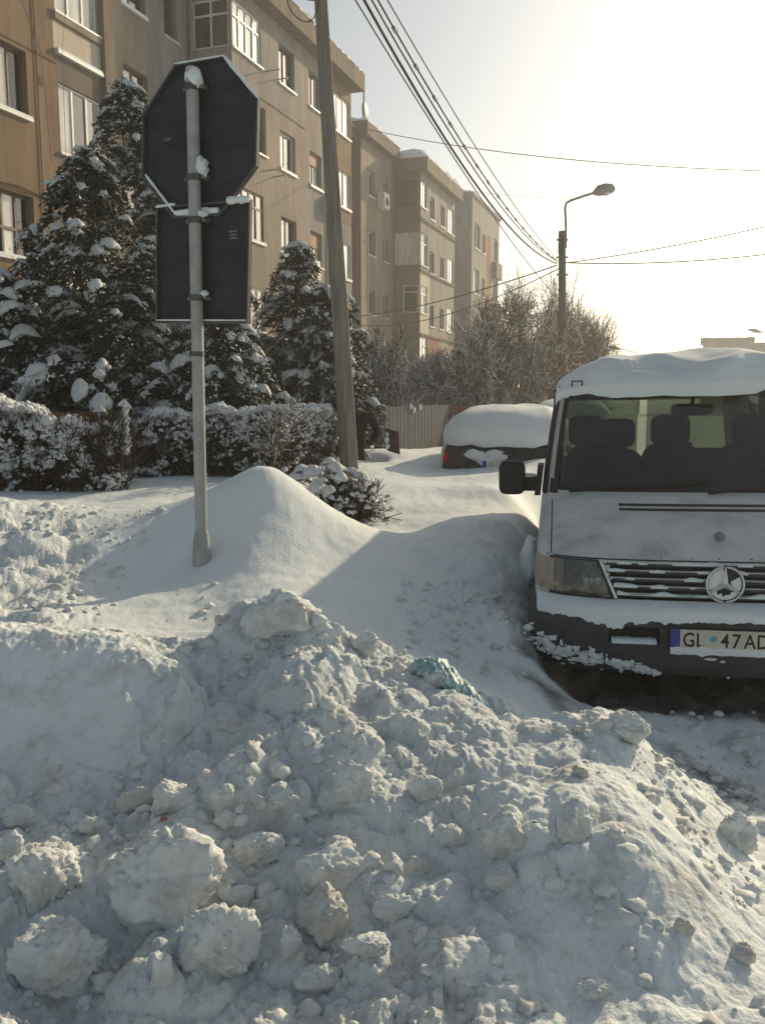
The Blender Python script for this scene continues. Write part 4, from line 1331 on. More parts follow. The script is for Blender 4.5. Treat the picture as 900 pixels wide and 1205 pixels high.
def bush(c, r, h, seed, label):
    rg = np.random.default_rng(seed)
    root = empty('bush', c, 0, label, 'bush')
    n0 = 230
    az = rg.random(n0) * 6.283; el = rg.uniform(.25, 1.5, n0)
    d0 = np.stack([np.cos(az) * np.cos(el), np.sin(az) * np.cos(el), np.sin(el)], -1)
    s0 = np.stack([rg.normal(0, r * .25, n0), rg.normal(0, r * .25, n0), np.full(n0, -.05)], -1)
    segs = []
    cur = [(s0, d0, np.full(n0, .008), rg.uniform(.5, .95, n0) * h * .62)]
    p, d, rr, ln = cur[0]
    for lvl in range(4):
        e = p + d * ln[:, None]
        lim = np.sqrt((e[:, 0] / r) ** 2 + (e[:, 1] / r) ** 2)
        segs.append((p, e, rr, rr * .75))
        k = 3
        pn = np.repeat(p + (e - p) * 1.0, k, 0) - np.repeat((e - p), k, 0) * rg.uniform(0, .6, (len(p) * k, 1))
        dn = unit(np.repeat(d, k, 0) + rg.normal(0, .42, (len(p) * k, 3)) + np.array([0, 0, -.08]))
        ok = ((pn[:, 0] / r) ** 2 + (pn[:, 1] / r) ** 2 + (np.maximum(0, pn[:, 2]) / h) ** 2 < 1.0)
        p, d, rr, ln = pn[ok], dn[ok], np.repeat(rr, k)[ok] * .62, np.repeat(ln, k)[ok] * .55
    nb = NB()
    for q in segs: prisms(nb, q[0], q[1], np.maximum(q[2], .0018), np.maximum(q[3], .0014))
    tag(nb.build('twigs', M['twig'], root), kind='stuff')
    # snow pillows on top, small tufts in the twigs
    sn = NB()
    nc = 50
    az = rg.random(nc) * 6.283; q = rg.random(nc) ** .6 * .85
    C = np.stack([np.cos(az) * q * r * .9 - .08, np.sin(az) * q * r * .9, h * np.sqrt(np.clip(1 - q * q, .05, 1)) * .93 + rg.normal(0, .02, nc)], -1)
    L = rg.uniform(.03, .10, nc)
    snow_caps(sn, C, np.stack([np.cos(az), np.sin(az)], -1), L, L * rg.uniform(.6, 1, nc), L * rg.uniform(.3, .55, nc), seed, rg, 12, 8)
    tg = np.vstack([q[1] for q in segs[2:]]); pick = rg.choice(len(tg), min(700, len(tg)), replace=False)
    C = tg[pick]; az = rg.random(len(C)) * 6.283; L = rg.uniform(.012, .042, len(C))
    snow_caps(sn, C, np.stack([np.cos(az), np.sin(az)], -1), L, L * .7, L * .6, seed, rg, 7, 5)
    tag(sn.build('snow_load', M['snow_tree'], root, True), kind='stuff')


bp = at_ground(398, 7.7, -.05)
bush(bp, .50, P(398, 540, 7.7).z - bp.z, 41, 'small bare twiggy bush capped with snow right behind the smooth mound')


def bare_tree(base, H, W_, seed, label, levels=6, snow=.8, r0=.10, lean=(0, 0), mat='twig', kids=4, tw=.0035, nt0=1, spread=.74):
    rg = np.random.default_rng(seed)
    root = empty('bare_tree', base, 0, label, 'tree', 'bare snowy trees')
    p = np.zeros((nt0, 3)); d = unit(np.array([[lean[0], lean[1], 1.0]]) + (rg.normal(0, .4, (nt0, 3)) * [1, 1, .2] if nt0 > 1 else 0)); rr = np.full(nt0, r0); ln = np.full(nt0, 1.0)
    S_ = []
    for lv in range(levels):
        n = len(p)
        mid = p + d * (ln * .5)[:, None] + rg.normal(0, .06, (n, 3)) * ln[:, None]
        e = p + d * ln[:, None] + rg.normal(0, .05, (n, 3)) * ln[:, None]
        re = rr * .7
        S_.append((lv, p, mid, e, rr, rr * .85, re, d))
        if lv == levels - 1: break
        k = kids + (1 if lv > 1 else 0)
        fr = rg.uniform(.3, 1.0, (n * k, 1)); fr[::k] = 1.0
        P0 = np.repeat(p, k, 0); M0 = np.repeat(mid, k, 0); E0 = np.repeat(e, k, 0)
        pn = np.where(fr < .5, P0 + (M0 - P0) * fr * 2, M0 + (E0 - M0) * (fr * 2 - 1))
        dn = unit(np.repeat(d, k, 0) + rg.normal(0, spread, (n * k, 3)) * [1.1, 1.1, .8] + [0, 0, .07])
        p, d, rr, ln = pn, dn, np.repeat(re, k) * rg.uniform(.5, .8, n * k), np.repeat(ln, k) * rg.uniform(.62, .88, n * k)
    allp = np.vstack([q[3] for q in S_])
    sz = H / np.percentile(allp[:, 2], 99.7); sw = W_ / np.percentile(np.hypot(allp[:, 0], allp[:, 1]), 97)
    K = np.array([sw, sw, sz])
    nb, sn = NB(), NB()
    for lv, p, mid, e, rr, rm, re, d in S_:
        p, mid, e = p * K, mid * K, e * K
        if lv == 0: p = p - [0, 0, .3]
        ns = 5 if lv < 2 else 3
        prisms(nb, p, mid, np.maximum(rr, tw), np.maximum(rm, tw), ns); prisms(nb, mid, e, np.maximum(rm, tw), np.maximum(re, tw), ns)
        if lv > 0:
            dd = unit(e - p)
            ok = (np.abs(dd[:, 2]) < .93) & (rg.random(len(p)) < snow)
            th = np.maximum(rr[ok] * .75, tw * 1.6)
            o = np.array([0, 0, 1.0]) * (th * .75 + rr[ok] * .4)[:, None]
            prisms(sn, p[ok] + o, mid[ok] + o, th, th, 4); prisms(sn, mid[ok] + o, e[ok] + o, th, th * .7, 4)
    tag(nb.build('trunk', M[mat], root), 'bare branching trunk and twigs')
    tag(sn.build('snow_load', M['snow_tree'], root, True), kind='stuff')
    return root


def bt(px, d, H, W_, seed, label, **k):
    return bare_tree(at_ground(px, d, -.05), H, W_, seed, label, **k)


bt(450, 18.5, 2.4, .75, 51, 'low bare snowy tree just right of the utility pole above the fence', r0=.06, tw=.006, nt0=3)
bt(508, 20.5, 2.2, .85, 52, 'low bare snowy tree behind the grey fence left of the brown pickets', r0=.05, tw=.006, nt0=3)
bt(560, 21.0, 2.9, 1.05, 53, 'forked bare tree with snow along its branches behind the buried car', r0=.11, tw=.005, nt0=2, snow=.5)
bt(594, 26.0, 4.3, 1.75, 54, 'broad bare tree with dense brown twigs left of the street lamp', r0=.11, tw=.007, mat='twig_far', snow=.3, nt0=3)
bt(645, 30.0, 5.4, 2.1, 55, 'tall bare brown tree directly behind the street lamp pole', r0=.13, tw=.0045, mat='twig_far', snow=.05, nt0=3)
bt(668, 36.0, 5.2, 2.1, 56, 'bare brown tree right of the street lamp with a feathery crown', r0=.11, tw=.005, mat='twig_far', snow=.03, nt0=3)
bt(612, 40.0, 6.8, 2.9, 57, 'far bare tree whose crown tops the trees left of the lamp', r0=.15, tw=.0055, mat='twig_far', snow=.08, nt0=3)
con(540, 24.0, 408, 1.0, 18, 'hazy far conifer among the bare trees before the farthest block', nclump=260, size=1.3, leaves=80, snow=.22)
con(622, 33.0, 432, 2.0, 19, 'far dark shrub mass behind the street lamp foot', nclump=260, size=1.8, leaves=80, shape=.35, snow=.15)
bt(318, 9.2, 1.0, .45, 58, 'small curved bare sapling at the hedge left of the utility pole', levels=5, r0=.016, tw=.003, lean=(.5, 0), snow=.3)

# ------------------------------------------------------------------ vehicles
def paint(name, c, rough=.35, frost=0.0, grime=(0.2, 0.17, 0.13)):
    m, nt, bs = new_mat(name)
    n = noise_node(nt, 2.5, 6, .6); n2 = noise_node(nt, 7, 6, .7)
    base = ramp(nt, n.outputs[0], [(.3, tuple(q * .88 for q in c)), (.7, c)])
    g = ramp(nt, n2.outputs[0], [(.5, (0, 0, 0)), (.8, (.35,) * 3)])
    col = mixc(nt, g.outputs[0], base.outputs[0], grime)
    if frost:
        n3 = noise_node(nt, 4.6, 9, .68)
        fr = ramp(nt, n3.outputs[0], [(.34, (0, 0, 0)), (.50, (frost * .6,) * 3), (.66, (frost,) * 3)])
        col = mixc(nt, fr.outputs[0], col, (.80, .82, .85))
        rr = nt.nodes.new('ShaderNodeMath'); rr.operation = 'MULTIPLY_ADD'
        nt.links.new(fr.outputs[0], rr.inputs[0]); rr.inputs[1].default_value = .4; rr.inputs[2].default_value = rough
        nt.links.new(rr.outputs[0], bs.inputs['Roughness'])
        bump(nt, bs, fr.outputs[0], .5, .004)
    else:
        bs.inputs['Roughness'].default_value = rough
    nt.links.new(col, bs.inputs['Base Color'])
    return m


def glass_mat(name, tint=(.30, .345, .28), spec=1.75):
    m = bpy.data.materials.new(name); m.use_nodes = True
    nt = m.node_tree; nt.nodes.remove(nt.nodes['Principled BSDF'])
    tr = nt.nodes.new('ShaderNodeBsdfTransparent'); tr.inputs[0].default_value = rgb(tint)
    gl = nt.nodes.new('ShaderNodeBsdfGlossy'); gl.inputs['Roughness'].default_value = .03
    fr = nt.nodes.new('ShaderNodeFresnel'); fr.inputs[0].default_value = spec
    df = nt.nodes.new('ShaderNodeBsdfDiffuse'); df.inputs[0].default_value = (.35, .36, .35, 1)
    n = noise_node(nt, 5, 6, .7)
    dr = ramp(nt, n.outputs[0], [(.4, (.02,) * 3), (.8, (.10,) * 3)])
    mx = nt.nodes.new('ShaderNodeMixShader'); mx2 = nt.nodes.new('ShaderNodeMixShader')
    nt.links.new(dr.outputs[0], mx2.inputs[0]); nt.links.new(tr.outputs[0], mx2.inputs[1]); nt.links.new(df.outputs[0], mx2.inputs[2])
    nt.links.new(fr.outputs[0], mx.inputs[0]); nt.links.new(mx2.outputs[0], mx.inputs[1]); nt.links.new(gl.outputs[0], mx.inputs[2])
    nt.links.new(mx.outputs[0], nt.nodes['Material Output'].inputs[0])
    return m


M['van_white'] = paint('van_white', (.42, .435, .435), .45, .5)
M['van_side'] = paint('van_side', (.45, .465, .465), .42)
M['black_plastic'] = simple('black_plastic', (.022, .022, .022), .65, .3, 12, spec=.3)
M['bumper'] = paint('bumper_grey', (.026, .026, .025), .75, .05, (.06, .055, .05))
M['rubber'] = simple('rubber', (.018, .018, .018), .85, .2, 20)
M['interior'] = simple('interior_dark', (.03, .03, .03), .9, .2, 6)
M['seat'] = simple('seat_cloth', (.035, .036, .037), .95, .2, 30)
M['glass_van'] = glass_mat('glass_van')
M['lamp_clear'] = simple('headlamp_glass', (.20, .195, .165), .12, .35, 9, spec=.8)
M['lamp_reflector'] = simple('headlamp_reflector', (.62, .61, .55), .22, .2, 18, metal=.9)
M['lamp_glass_clear'] = glass_mat('lamp_glass_clear', (.80, .79, .70))
M['indicator'] = simple('indicator_glass', (.33, .27, .22), .2, .25, 14)
M['chrome'] = simple('chrome', (.55, .56, .57), .3, .15, 9, metal=.8)
M['plate_white'] = simple('plate_white', (.55, .52, .43), .5, .15, 14)
M['plate_blue'] = simple('plate_blue', (.03, .06, .30), .5, .2, 14)
M['plate_dot'] = simple('plate_dot', (.10, .32, .42), .5, .2, 14)
M['car_dark'] = paint('car_dark', (.008, .008, .010), .3, .06, (.03, .028, .025))
M['car_dark'].node_tree.nodes['Principled BSDF'].inputs['Specular IOR Level'].default_value = .15
M['tail_red'] = simple('tail_red', (.55, .015, .012), .25, .2, 20, spec=.7)
M['rust'] = simple('rust_spots', (.18, .08, .03), .9, .4, 30)
M['frost'] = snow_mat('frost', bscale=60, bstr=.6)


class Body:
    """vehicle skin as a stack of horizontal outlines. y grows away from the camera end"""
    def __init__(s, rows, rear, p=3.2, c=.5, c2=.35, nf=26, nl=34, nrr=10):
        s.rows = np.array(rows, float); s.rear = rear; s.p, s.c, s.c2 = p, c, c2
        s.nf, s.nl, s.nrr = nf, nl, nrr

    def at(s, z):
        r = s.rows
        return [np.interp(z, r[:, 0], r[:, k]) for k in (1, 2)]

    def yfront(s, x, z):
        w, f = s.at(z)
        q = np.clip(np.abs(x) / w, 0, 1)
        return f + s.c * (1 - (1 - q ** s.p) ** (1 / s.p))

    def outline(s, w, f, r):
        th = np.linspace(0, math.pi / 2, s.nf)
        x1 = w * np.sin(th) ** (2 / s.p); y1 = f + s.c * (1 - np.cos(th) ** (2 / s.p))
        yl = np.linspace(f + s.c, r - s.c2, s.nl)[1:-1]
        th2 = np.linspace(math.pi / 2, 0, s.nrr)
        x3 = w * np.sin(th2) ** (2 / s.p); y3 = r - s.c2 * (1 - np.cos(th2) ** (2 / s.p))
        return np.concatenate([x1, np.full(len(yl), w), x3]), np.concatenate([y1, yl, y3])

    def grid(s, off=0.0, zs=None):
        G = []
        rows = s.rows if zs is None else np.array([[z, *s.at(z)] for z in zs])
        for z, w, f in rows:
            r = s.rear(z)
            x, y = s.outline(w + off, f - off, r + off)
            G.append(np.stack([x, y, np.full(len(x), z)], -1))
        return np.array(G)

    def skin(s, hole, mats_of, nmats):
        """both halves; hole(x,y,z) drops faces, mats_of gives slot"""
        nb = NB()
        G = s.grid()
        for sg_ in (1, -1):
            H = G.copy(); H[..., 0] *= sg_
            a, b = H.shape[:2]
            c = (H[:-1, :-1] + H[1:, :-1] + H[:-1, 1:] + H[1:, 1:]) / 4
            i, j = np.meshgrid(np.arange(a - 1), np.arange(b - 1), indexing='ij')
            F = np.stack([i * b + j, i * b + j + 1, (i + 1) * b + j + 1, (i + 1) * b + j], -1)
            if sg_ < 0: F = F[..., ::-1]
            keep = ~hole(c[..., 0], c[..., 1], c[..., 2])
            mi = mats_of(c[..., 0], c[..., 1], c[..., 2])
            for m_ in range(nmats):
                sel = keep & (mi == m_)
                if sel.any(): nb.add(H.reshape(-1, 3), F[sel], m_)
        return nb

    def patch(s, poly_x0, poly_x1, z0, z1, off, nx=10, nz=6, thick=.0):
        """a piece of the front skin between x0(z) and x1(z), raised by off"""
        zs = np.linspace(z0, z1, nz)
        G = []
        for z in zs:
            x = np.linspace(poly_x0(z), poly_x1(z), nx)
            w, f = s.at(z)
            q = np.clip(np.abs(x) / w, 0, .9995)
            y = f + s.c * (1 - (1 - q ** s.p) ** (1 / s.p)) - off
            G.append(np.stack([x, y, np.full(nx, z)], -1))
        return np.array(G)


def lin(z0, a, z1, b): return lambda z: a + (b - a) * (z - z0) / (z1 - z0)
def cst(a): return lambda z: a


def solid_grid(nb, G, back, m=0):
    """grid sheet with a skirt going back along +y"""
    nb.grid(G, m)
    for e in (G[0], G[-1], G[:, 0], G[:, -1]):
        E = np.stack([e, e + np.array([0, back, 0])], 0); nb.grid(E, m)


ROWS = [(.40, .885, .10), (.50, .90, .06), (.60, .90, .06), (.615, .90, .075), (.65, .90, .085), (.70, .90, .09), (.78, .898, .11), (.84, .895, .125), (.855, .893, .13), (.865, .892, .14), (.885, .89, .165), (.92, .888, .225), (.97, .885, .33), (1.03, .88, .48),
        (1.08, .876, .62), (1.115, .873, .73), (1.13, .872, .765), (1.15, .87, .79), (1.2, .865, .84), (1.3, .855, .93), (1.4, .843, 1.03), (1.5, .83, 1.13), (1.6, .815, 1.235), (1.68, .803, 1.32), (1.74, .793, 1.385), (1.76, .788, 1.41), (1.79, .775, 1.47), (1.815, .755, 1.55), (1.835, .72, 1.66), (1.85, .65, 1.82), (1.86, .5, 2.05)]
van_rear = lambda z: 4.62 - .12 * max(0, z - 1.1) - (1.2 if z > 1.845 else .35 if z > 1.83 else 0)
VB = Body(ROWS, van_rear, p=3.4, c=.46, c2=.22, nf=64)
van = empty('parked_van', (VAN_X, VAN_Y, -.02), -VAN_AZ, 'white van with snow on its roof and frost on its bonnet facing the camera', 'van')
van.rotation_euler = (0, R(-.9), -VAN_AZ)
van.scale = (1.085, 1, 1)


def vhole(x, y, z):
    w, f = VB.at(z)
    ws = (z > 1.14) & (z < 1.755) & (np.abs(x) < w * .935) & (y < 2.2) & (y - f < .3)
    side = (z > 1.15) & (z < 1.70) & (np.abs(x) > w * .985) & (((y > f + .50) & (y < 2.05)) | ((y > 2.15) & (y < 3.2)) | ((y > 3.3) & (y < 4.3)))
    rear = (z > 1.1) & (z < 1.66) & (y > 4.3) & (np.abs(x) < w * .86) & (np.abs(x) > .05)
    arch = (z < .66) & (np.abs(x) > w * .97) & (((y - .98) ** 2 + (z - .36) ** 2 < .37 ** 2) | ((y - 3.95) ** 2 + (z - .36) ** 2 < .37 ** 2))
    grille = (z > .655) & (z < .845) & (np.abs(x) < .54) & (y < .5)
    lamp = (z > .655) & (z < .845) & (np.abs(x) > .53 + .07 * (z - .655) / .19) & (np.abs(x) < .825) & (y < .6)
    return ws | side | rear | arch | grille | lamp


nb = VB.skin(vhole, lambda x, y, z: np.where((y < 1.2) & (z < 1.14), 0, 1), 2)
top = VB.grid()[-1]
full = np.vstack([top, (top * [-1, 1, 1])[::-1]])
cc = np.array([[0, 2.9, 1.872]])
nb.add(np.vstack([full, cc]), [(i, (i + 1) % len(full), len(full)) for i in range(len(full))], 1)
vbody = nb.build('body', [M['van_white'], M['van_side']], van, True)
bpy.context.view_layer.update()
nb = NB(); nb.box(-.86, .86, .35, 4.5, .33, .42); nb.build('floor_pan', M['interior'], van)
# glazing
G = VB.patch(lambda z: -VB.at(z)[0] * .945, lambda z: VB.at(z)[0] * .945, 1.13, 1.765, -.012, 30, 14)
nb = NB(); nb.grid(G); wsh = nb.build('windscreen', M['glass_van'], van, True)
nb = NB()
for a, b, c, d in ((lambda z: -VB.at(z)[0] * .955, lambda z: -VB.at(z)[0] * .90, 1.125, 1.77), (lambda z: VB.at(z)[0] * .90, lambda z: VB.at(z)[0] * .955, 1.125, 1.77),
                   (lambda z: -VB.at(z)[0] * .90, lambda z: VB.at(z)[0] * .90, 1.125, 1.17), (lambda z: -VB.at(z)[0] * .90, lambda z: VB.at(z)[0] * .90, 1.715, 1.77)):
    nb.grid(VB.patch(a, b, c, d, -.006, 24, 6))
nb.build('windscreen_seal', M['black_plastic'], wsh, True)
for sx in (-1, 1):
    for k, (y0, y1) in enumerate(((None, 2.05), (2.15, 3.2), (3.3, 4.3))):
        G = []
        for z in np.linspace(1.13, 1.72, 6):
            w, f = VB.at(z)
            ys = np.linspace(f + .47 if y0 is None else y0 - .02, y1 + .02, 8)
            G.append(np.stack([np.full(8, sx * (w - .008)), ys, np.full(8, z)], -1))
        nb = NB(); nb.grid(np.array(G)); nb.build('side_window', M['glass_van'], van, True)
    # black pillar strip at the front edge of the door glass
    G = []
    for z in np.linspace(1.12, 1.745, 8):
        w, f = VB.at(z)
        x, y = VB.outline(w + .004, f - .004, 4.6)
        k = np.linspace(.965, 1.0, 6)
        q = k; yy = f + VB.c * (1 - (1 - np.clip(q, 0, .99999) ** VB.p) ** (1 / VB.p)) - .002
        G.append(np.stack([sx * (w + .004) * q, yy, np.full(6, z)], -1))
    nb = NB(); nb.grid(np.array(G)); nb.build('door_window_trim', M['black_plastic'], van, True)
    nb = NB(); G = []
    for z in np.linspace(1.08, 1.68, 5):
        x = np.linspace(.04, VB.at(z)[0] * .87, 6); G.append(np.stack([sx * x, np.full(6, van_rear(z) - .012) - .1 * (x / .8) ** 4, np.full(6, z)], -1))
    nb.grid(np.array(G)); nb.build('rear_window', M['glass_van'], van, True)
# bonnet louvres
for k, zc_ in enumerate((1.065, 1.085)):
    G = VB.patch(cst(-.46), cst(.46), zc_, zc_ + .011, .004, 24, 3); nb = NB(); nb.grid(G); nb.build('bonnet_vent', M['black_plastic'], vbody, True)
G = VB.patch(cst(-.885), cst(.885), .8525, .859, .003, 40, 2); nb = NB(); nb.grid(G); nb.build('bonnet_gap', M['black_plastic'], vbody, True)
for sx in (-1, 1):
    nb = NB(); zs = np.linspace(.86, 1.1, 10); G = []
    for z in zs:
        x = np.array([.815, .821]) * (1 - .02 * (z - .86)); w, f = VB.at(z); q = x / w
        y = f + VB.c * (1 - (1 - q ** VB.p) ** (1 / VB.p)) - .003; G.append(np.stack([sx * x, y, [z, z]], -1))
    nb.grid(np.array(G)); nb.build('bonnet_seam', M['black_plastic'], vbody, True)
# headlamps
for sx in (-1, 1):
    inner = lin(.655, .525, .845, .60); f1 = lambda z: sx * .825; f2 = lambda z: sx * inner(z)
    hl = NB(); hl.grid(VB.patch(f1, f2, .66, .842, .010, 12, 7)); hlo = hl.build('headlight', M['lamp_glass_clear'], van, True)
    hs = NB(); hs.grid(VB.patch(f1, f2, .655, .847, -.075, 12, 5))
    for e0, e1 in ((f1, f1), (f2, f2)):
        hs.grid(np.stack([VB.patch(e0, e1, .655, .847, .008, 2, 6)[:, 0], VB.patch(e0, e1, .655, .847, -.075, 2, 6)[:, 0]], 0))
    for zz in (.656, .846):
        hs.grid(np.stack([VB.patch(f1, f2, zz, zz, .006, 12, 1)[0], VB.patch(f1, f2, zz, zz, -.075, 12, 1)[0]], 0))
    hs.build('headlight_housing', M['lamp_clear'], hlo, True)
    th = np.linspace(0, 2 * math.pi, 29); rr = np.linspace(.012, .085, 7); TT, RR = np.meshgrid(th, rr, indexing='ij')
    for cx_, kx_ in ((.735, 1.0), (.615, .55)):
        rf = NB(); X_ = cx_ + RR * np.cos(TT) * kx_; Z_ = .750 + RR * np.sin(TT)
        Y_ = VB.yfront(X_, np.full(X_.shape, .75)) + .065 - 7.0 * RR ** 2
        rf.grid(np.stack([sx * X_, Y_, Z_], -1)); rf.build('reflector', M['lamp_reflector'], hlo, True)
        bl_ = NB(); y_ = float(VB.yfront(np.array([cx_]), np.array([.75]))[0]); bl_.tube([(sx * cx_, y_ + .06, .75), (sx * cx_, y_ + .03, .75), (sx * cx_, y_ + .018, .75)], [.010, .011, .004], 10); bl_.build('bulb', M['lamp_clear'], hlo, True)
    fr = NB()
    for z0_, z1_ in ((.650, .659), (.843, .852)): fr.grid(VB.patch(f1, lambda z: sx * (inner(z) - .012), z0_, z1_, .014, 12, 2))
    fr.grid(VB.patch(lambda z: sx * (inner(z) - .004), lambda z: sx * (inner(z) - .016), .652, .85, .016, 2, 6)); fr.build('headlight_frame', M['black_plastic'], hlo, True)
    ind = NB(); G = []
    for z in np.linspace(.665, .84, 6):
        w, f = VB.at(z); q = np.linspace(.835, 1.08, 9) * .9 / w
        x = np.minimum(w, q * w); y = f + VB.c * (1 - (1 - np.clip(q, 0, .9999) ** VB.p) ** (1 / VB.p)) + np.maximum(0, q - 1) * .8 - .006
        G.append(np.stack([sx * (x + .005), y, np.full(9, z)], -1))
    ind.grid(np.array(G)); ind.build('indicator', M['indicator'], van, True)
# grille: dark back, five slats, star
gi = lin(.655, .50, .845, .575)
nb = NB(); nb.grid(VB.patch(lambda z: -gi(z) - .02, lambda z: gi(z) + .02, .65, .85, -.05, 20, 5)); gr = nb.build('grille', M['black_plastic'], van, True)
for k, zc_ in enumerate(np.linspace(.672, .832, 5)):
    nb = NB(); G = VB.patch(lambda z: -gi(z), lambda z: gi(z), zc_ - .007, zc_ + .007, .004, 24, 3); solid_grid(nb, G, .045); nb.build('grille_slat', M['bumper'], gr)
    nb = NB(); xs = np.linspace(-gi(zc_) + .01, gi(zc_) - .01, 120)
    lo = np.clip(perlin(xs * 9, xs * 0 + k * 3.3, 60) + .12, 0, 1) * .022
    y0 = VB.yfront(xs, zc_ + .008)
    G = np.stack([np.stack([xs, y0 + .03, np.full(120, zc_ + .009)], -1), np.stack([xs, y0 - .003, zc_ + .0085 + lo], -1), np.stack([xs, y0 - .0055 - .1 * lo, np.full(120, zc_ + .0)], -1)], 0)
    nb.grid(G); nb.build('slat_snow', M['frost'], gr, True)
for sx in (-1, 1):
    nb = NB(); nb.grid(VB.patch(lambda z: sx * (gi(z) - .006), lambda z: sx * (gi(z) + .012), .655, .846, .010, 2, 6)); nb.build('grille_edge', M['chrome'], gr, True)
th = np.linspace(0, 2 * math.pi, 41)
nb = NB(); yS = .066; nb.tube(np.stack([.092 * np.cos(th), np.full(41, yS), .748 + .092 * np.sin(th)], -1), .0065, 8, caps=False)
em = nb.build('star_emblem', M['chrome'], van, True)
em.scale = (1 / 1.085, 1, 1)
nb = NB(); nb.tube([(0, yS + .012, .748), (0, yS + .035, .748)], [.088, .088], 24); nb.build('emblem_back', M['black_plastic'], em)
for a in (90, 210, 330):
    ca, sa = math.cos(R(a)), math.sin(R(a)); ax_ = np.array([ca, 0, sa]); pp = np.array([-sa, 0, ca]); c0 = np.array([0, yS, .748])
    nb = NB(); tip = c0 + ax_ * .09; b1, b2 = c0 + pp * .017, c0 - pp * .017; fr_ = c0 + np.array([0, -.012, 0])
    nb.add([b1, tip + pp * .003, tip - pp * .003, b2, fr_, c0 + np.array([0, .012, 0])], [(0, 1, 4), (1, 2, 4), (2, 3, 4), (0, 5, 1), (1, 5, 2), (2, 5, 3)])
    nb.build('star_arm', M['chrome'], em)
for sc_, seed in (((-.035, yS - .001, .735), 3), ((.03, yS, .79), 5)):
    pass
for a0, a1, r0_, r1_ in ((96, 204, .0, .082), (-24, 30, .03, .082), (216, 324, .058, .083)):
    aa = np.radians(np.linspace(a0, a1, 16)); rr0 = np.clip(r0_ + .018 * perlin(aa * 4, aa * 0, 7), .004, .08)
    G = np.stack([np.stack([q_ * np.cos(aa), np.full(16, yS + .008) - .004 * np.sin(np.pi * k_), .748 + q_ * np.sin(aa)], -1) for k_, q_ in ((0, rr0), (.33, rr0 * .67 + r1_ * .33), (.66, rr0 * .33 + r1_ * .67), (1, np.full(16, r1_)))], 0)
    nb = NB(); nb.grid(G, flip=True); nb.build('emblem_snow', M['frost'], em, True)
nb = NB(); nb.tube([(0, .272, .963), (0, .262, .973), (0, .25, .978)], [.024, .026, .02], 14); nb.build('bonnet_badge', M['metal_grey'], vbody, True)
# rust line along the bonnet edge and lip
for k in range(14):
    x = -.28 + .07 * k + random.uniform(-.02, .02)
    z = .628 + random.uniform(-.006, .006) if k % 2 else .868
    V, F = ico(1); c0 = (x, float(VB.yfront(x, z)) - .001, z); nb = NB(); nb.add(V * [random.uniform(.004, .012), .003, .005] + c0, F); nb.build('rust_spot', M['rust'], vbody, True)
# bumper
BR = [(.235, .86, .12), (.26, .90, .05), (.32, .925, .01), (.42, .935, -.01), (.52, .935, -.01), (.575, .93, 0), (.60, .92, .02), (.612, .90, .06)]
BB = Body(BR, lambda z: 4.6, p=3.4, c=.46)
def bslot(x, z): return ((np.abs(x) > .30) & (np.abs(x) < .535) & (z > .435) & (z < .525))
nb = NB()
zs = np.array([.235, .26, .29, .32, .36, .40, .435, .455, .48, .505, .525, .55, .575, .60, .612])
for sx in (-1, 1):
    q = np.concatenate([np.linspace(0, .30 / .93, 6), np.linspace(.30 / .93, .535 / .93, 8)[1:], np.linspace(.535 / .93, .97, 22)[1:]])
    G = []
    for z in zs:
        w, f = BB.at(z); x = q * w; y = f + BB.c * (1 - (1 - q ** BB.p) ** (1 / BB.p))
        G.append(np.vstack([np.stack([sx * x, y, np.full(len(x), z)], -1), [[sx * w, f + BB.c, z], [sx * w, f + .58, z]]]))
    G = np.array(G); a, b = G.shape[:2]
    i, j = np.meshgrid(np.arange(a - 1), np.arange(b - 1), indexing='ij')
    F = np.stack([i * b + j, i * b + j + 1, (i + 1) * b + j + 1, (i + 1) * b + j], -1)
    if sx < 0: F = F[..., ::-1]
    c = (G[:-1, :-1] + G[1:, 1:]) / 2
    nb.add(G.reshape(-1, 3), F[~bslot(c[..., 0], c[..., 2])])
bmp_ = nb.build('bumper', M['bumper'], van, True)
for sx in (-1, 1):
    nb = NB(); nb.box(*sorted((sx * .295, sx * .54)), .055, .09, .43, .53); nb.build('bumper_slot', M['rubber'], bmp_)
    nb = NB(); x0, x1 = sorted((sx * .315, sx * .525)); xs = np.linspace(x0, x1, 40)
    G = np.stack([np.stack([xs, np.full(40, .05), .458 + .006 * perlin(xs * 30, xs * 0, 4)], -1), np.stack([xs, np.full(40, .0), .456 + .004 * perlin(xs * 40, xs * 0, 5)], -1), np.stack([xs, np.full(40, -.012), np.full(40, .436)], -1)], 0)
    nb.grid(G); nb.build('slot_snow', M['frost'], bmp_, True)
# snow band lying on the bumper
nx = 260; q = np.linspace(-.965, .965, nx); xs = q * .92
w_, f_ = .92, .0; yb_ = f_ + BB.c * (1 - (1 - np.abs(q) ** BB.p) ** (1 / BB.p))
lo = .562 + .018 * perlin(xs * 5, xs * 0, 31) + .012 * perlin(xs * 17, xs * 0, 32) + .008 * perlin(xs * 45, xs * 0, 35) - .03 * np.exp(-((xs + .55) / .12) ** 2) - .012 * np.abs(np.sin(xs * 3))
sh = [(.085, .648), (.06, .640), (.02, .626), (-.010, .608), (-.016, .588), (-.014, None)]
G = np.array([np.stack([xs, yb_ + o + .010 * perlin(xs * 11, xs * 0 + o * 40, 36) + .004 * perlin(xs * 40, xs * 0 + o * 90, 37), (lo if z is None else np.full(nx, z) + .006 * perlin(xs * 8, xs * 0 + z * 9, 33))], -1) for o, z in sh])
nb = NB(); nb.grid(G); nb.build('bumper_snow', M['snow_soft'], van, True)
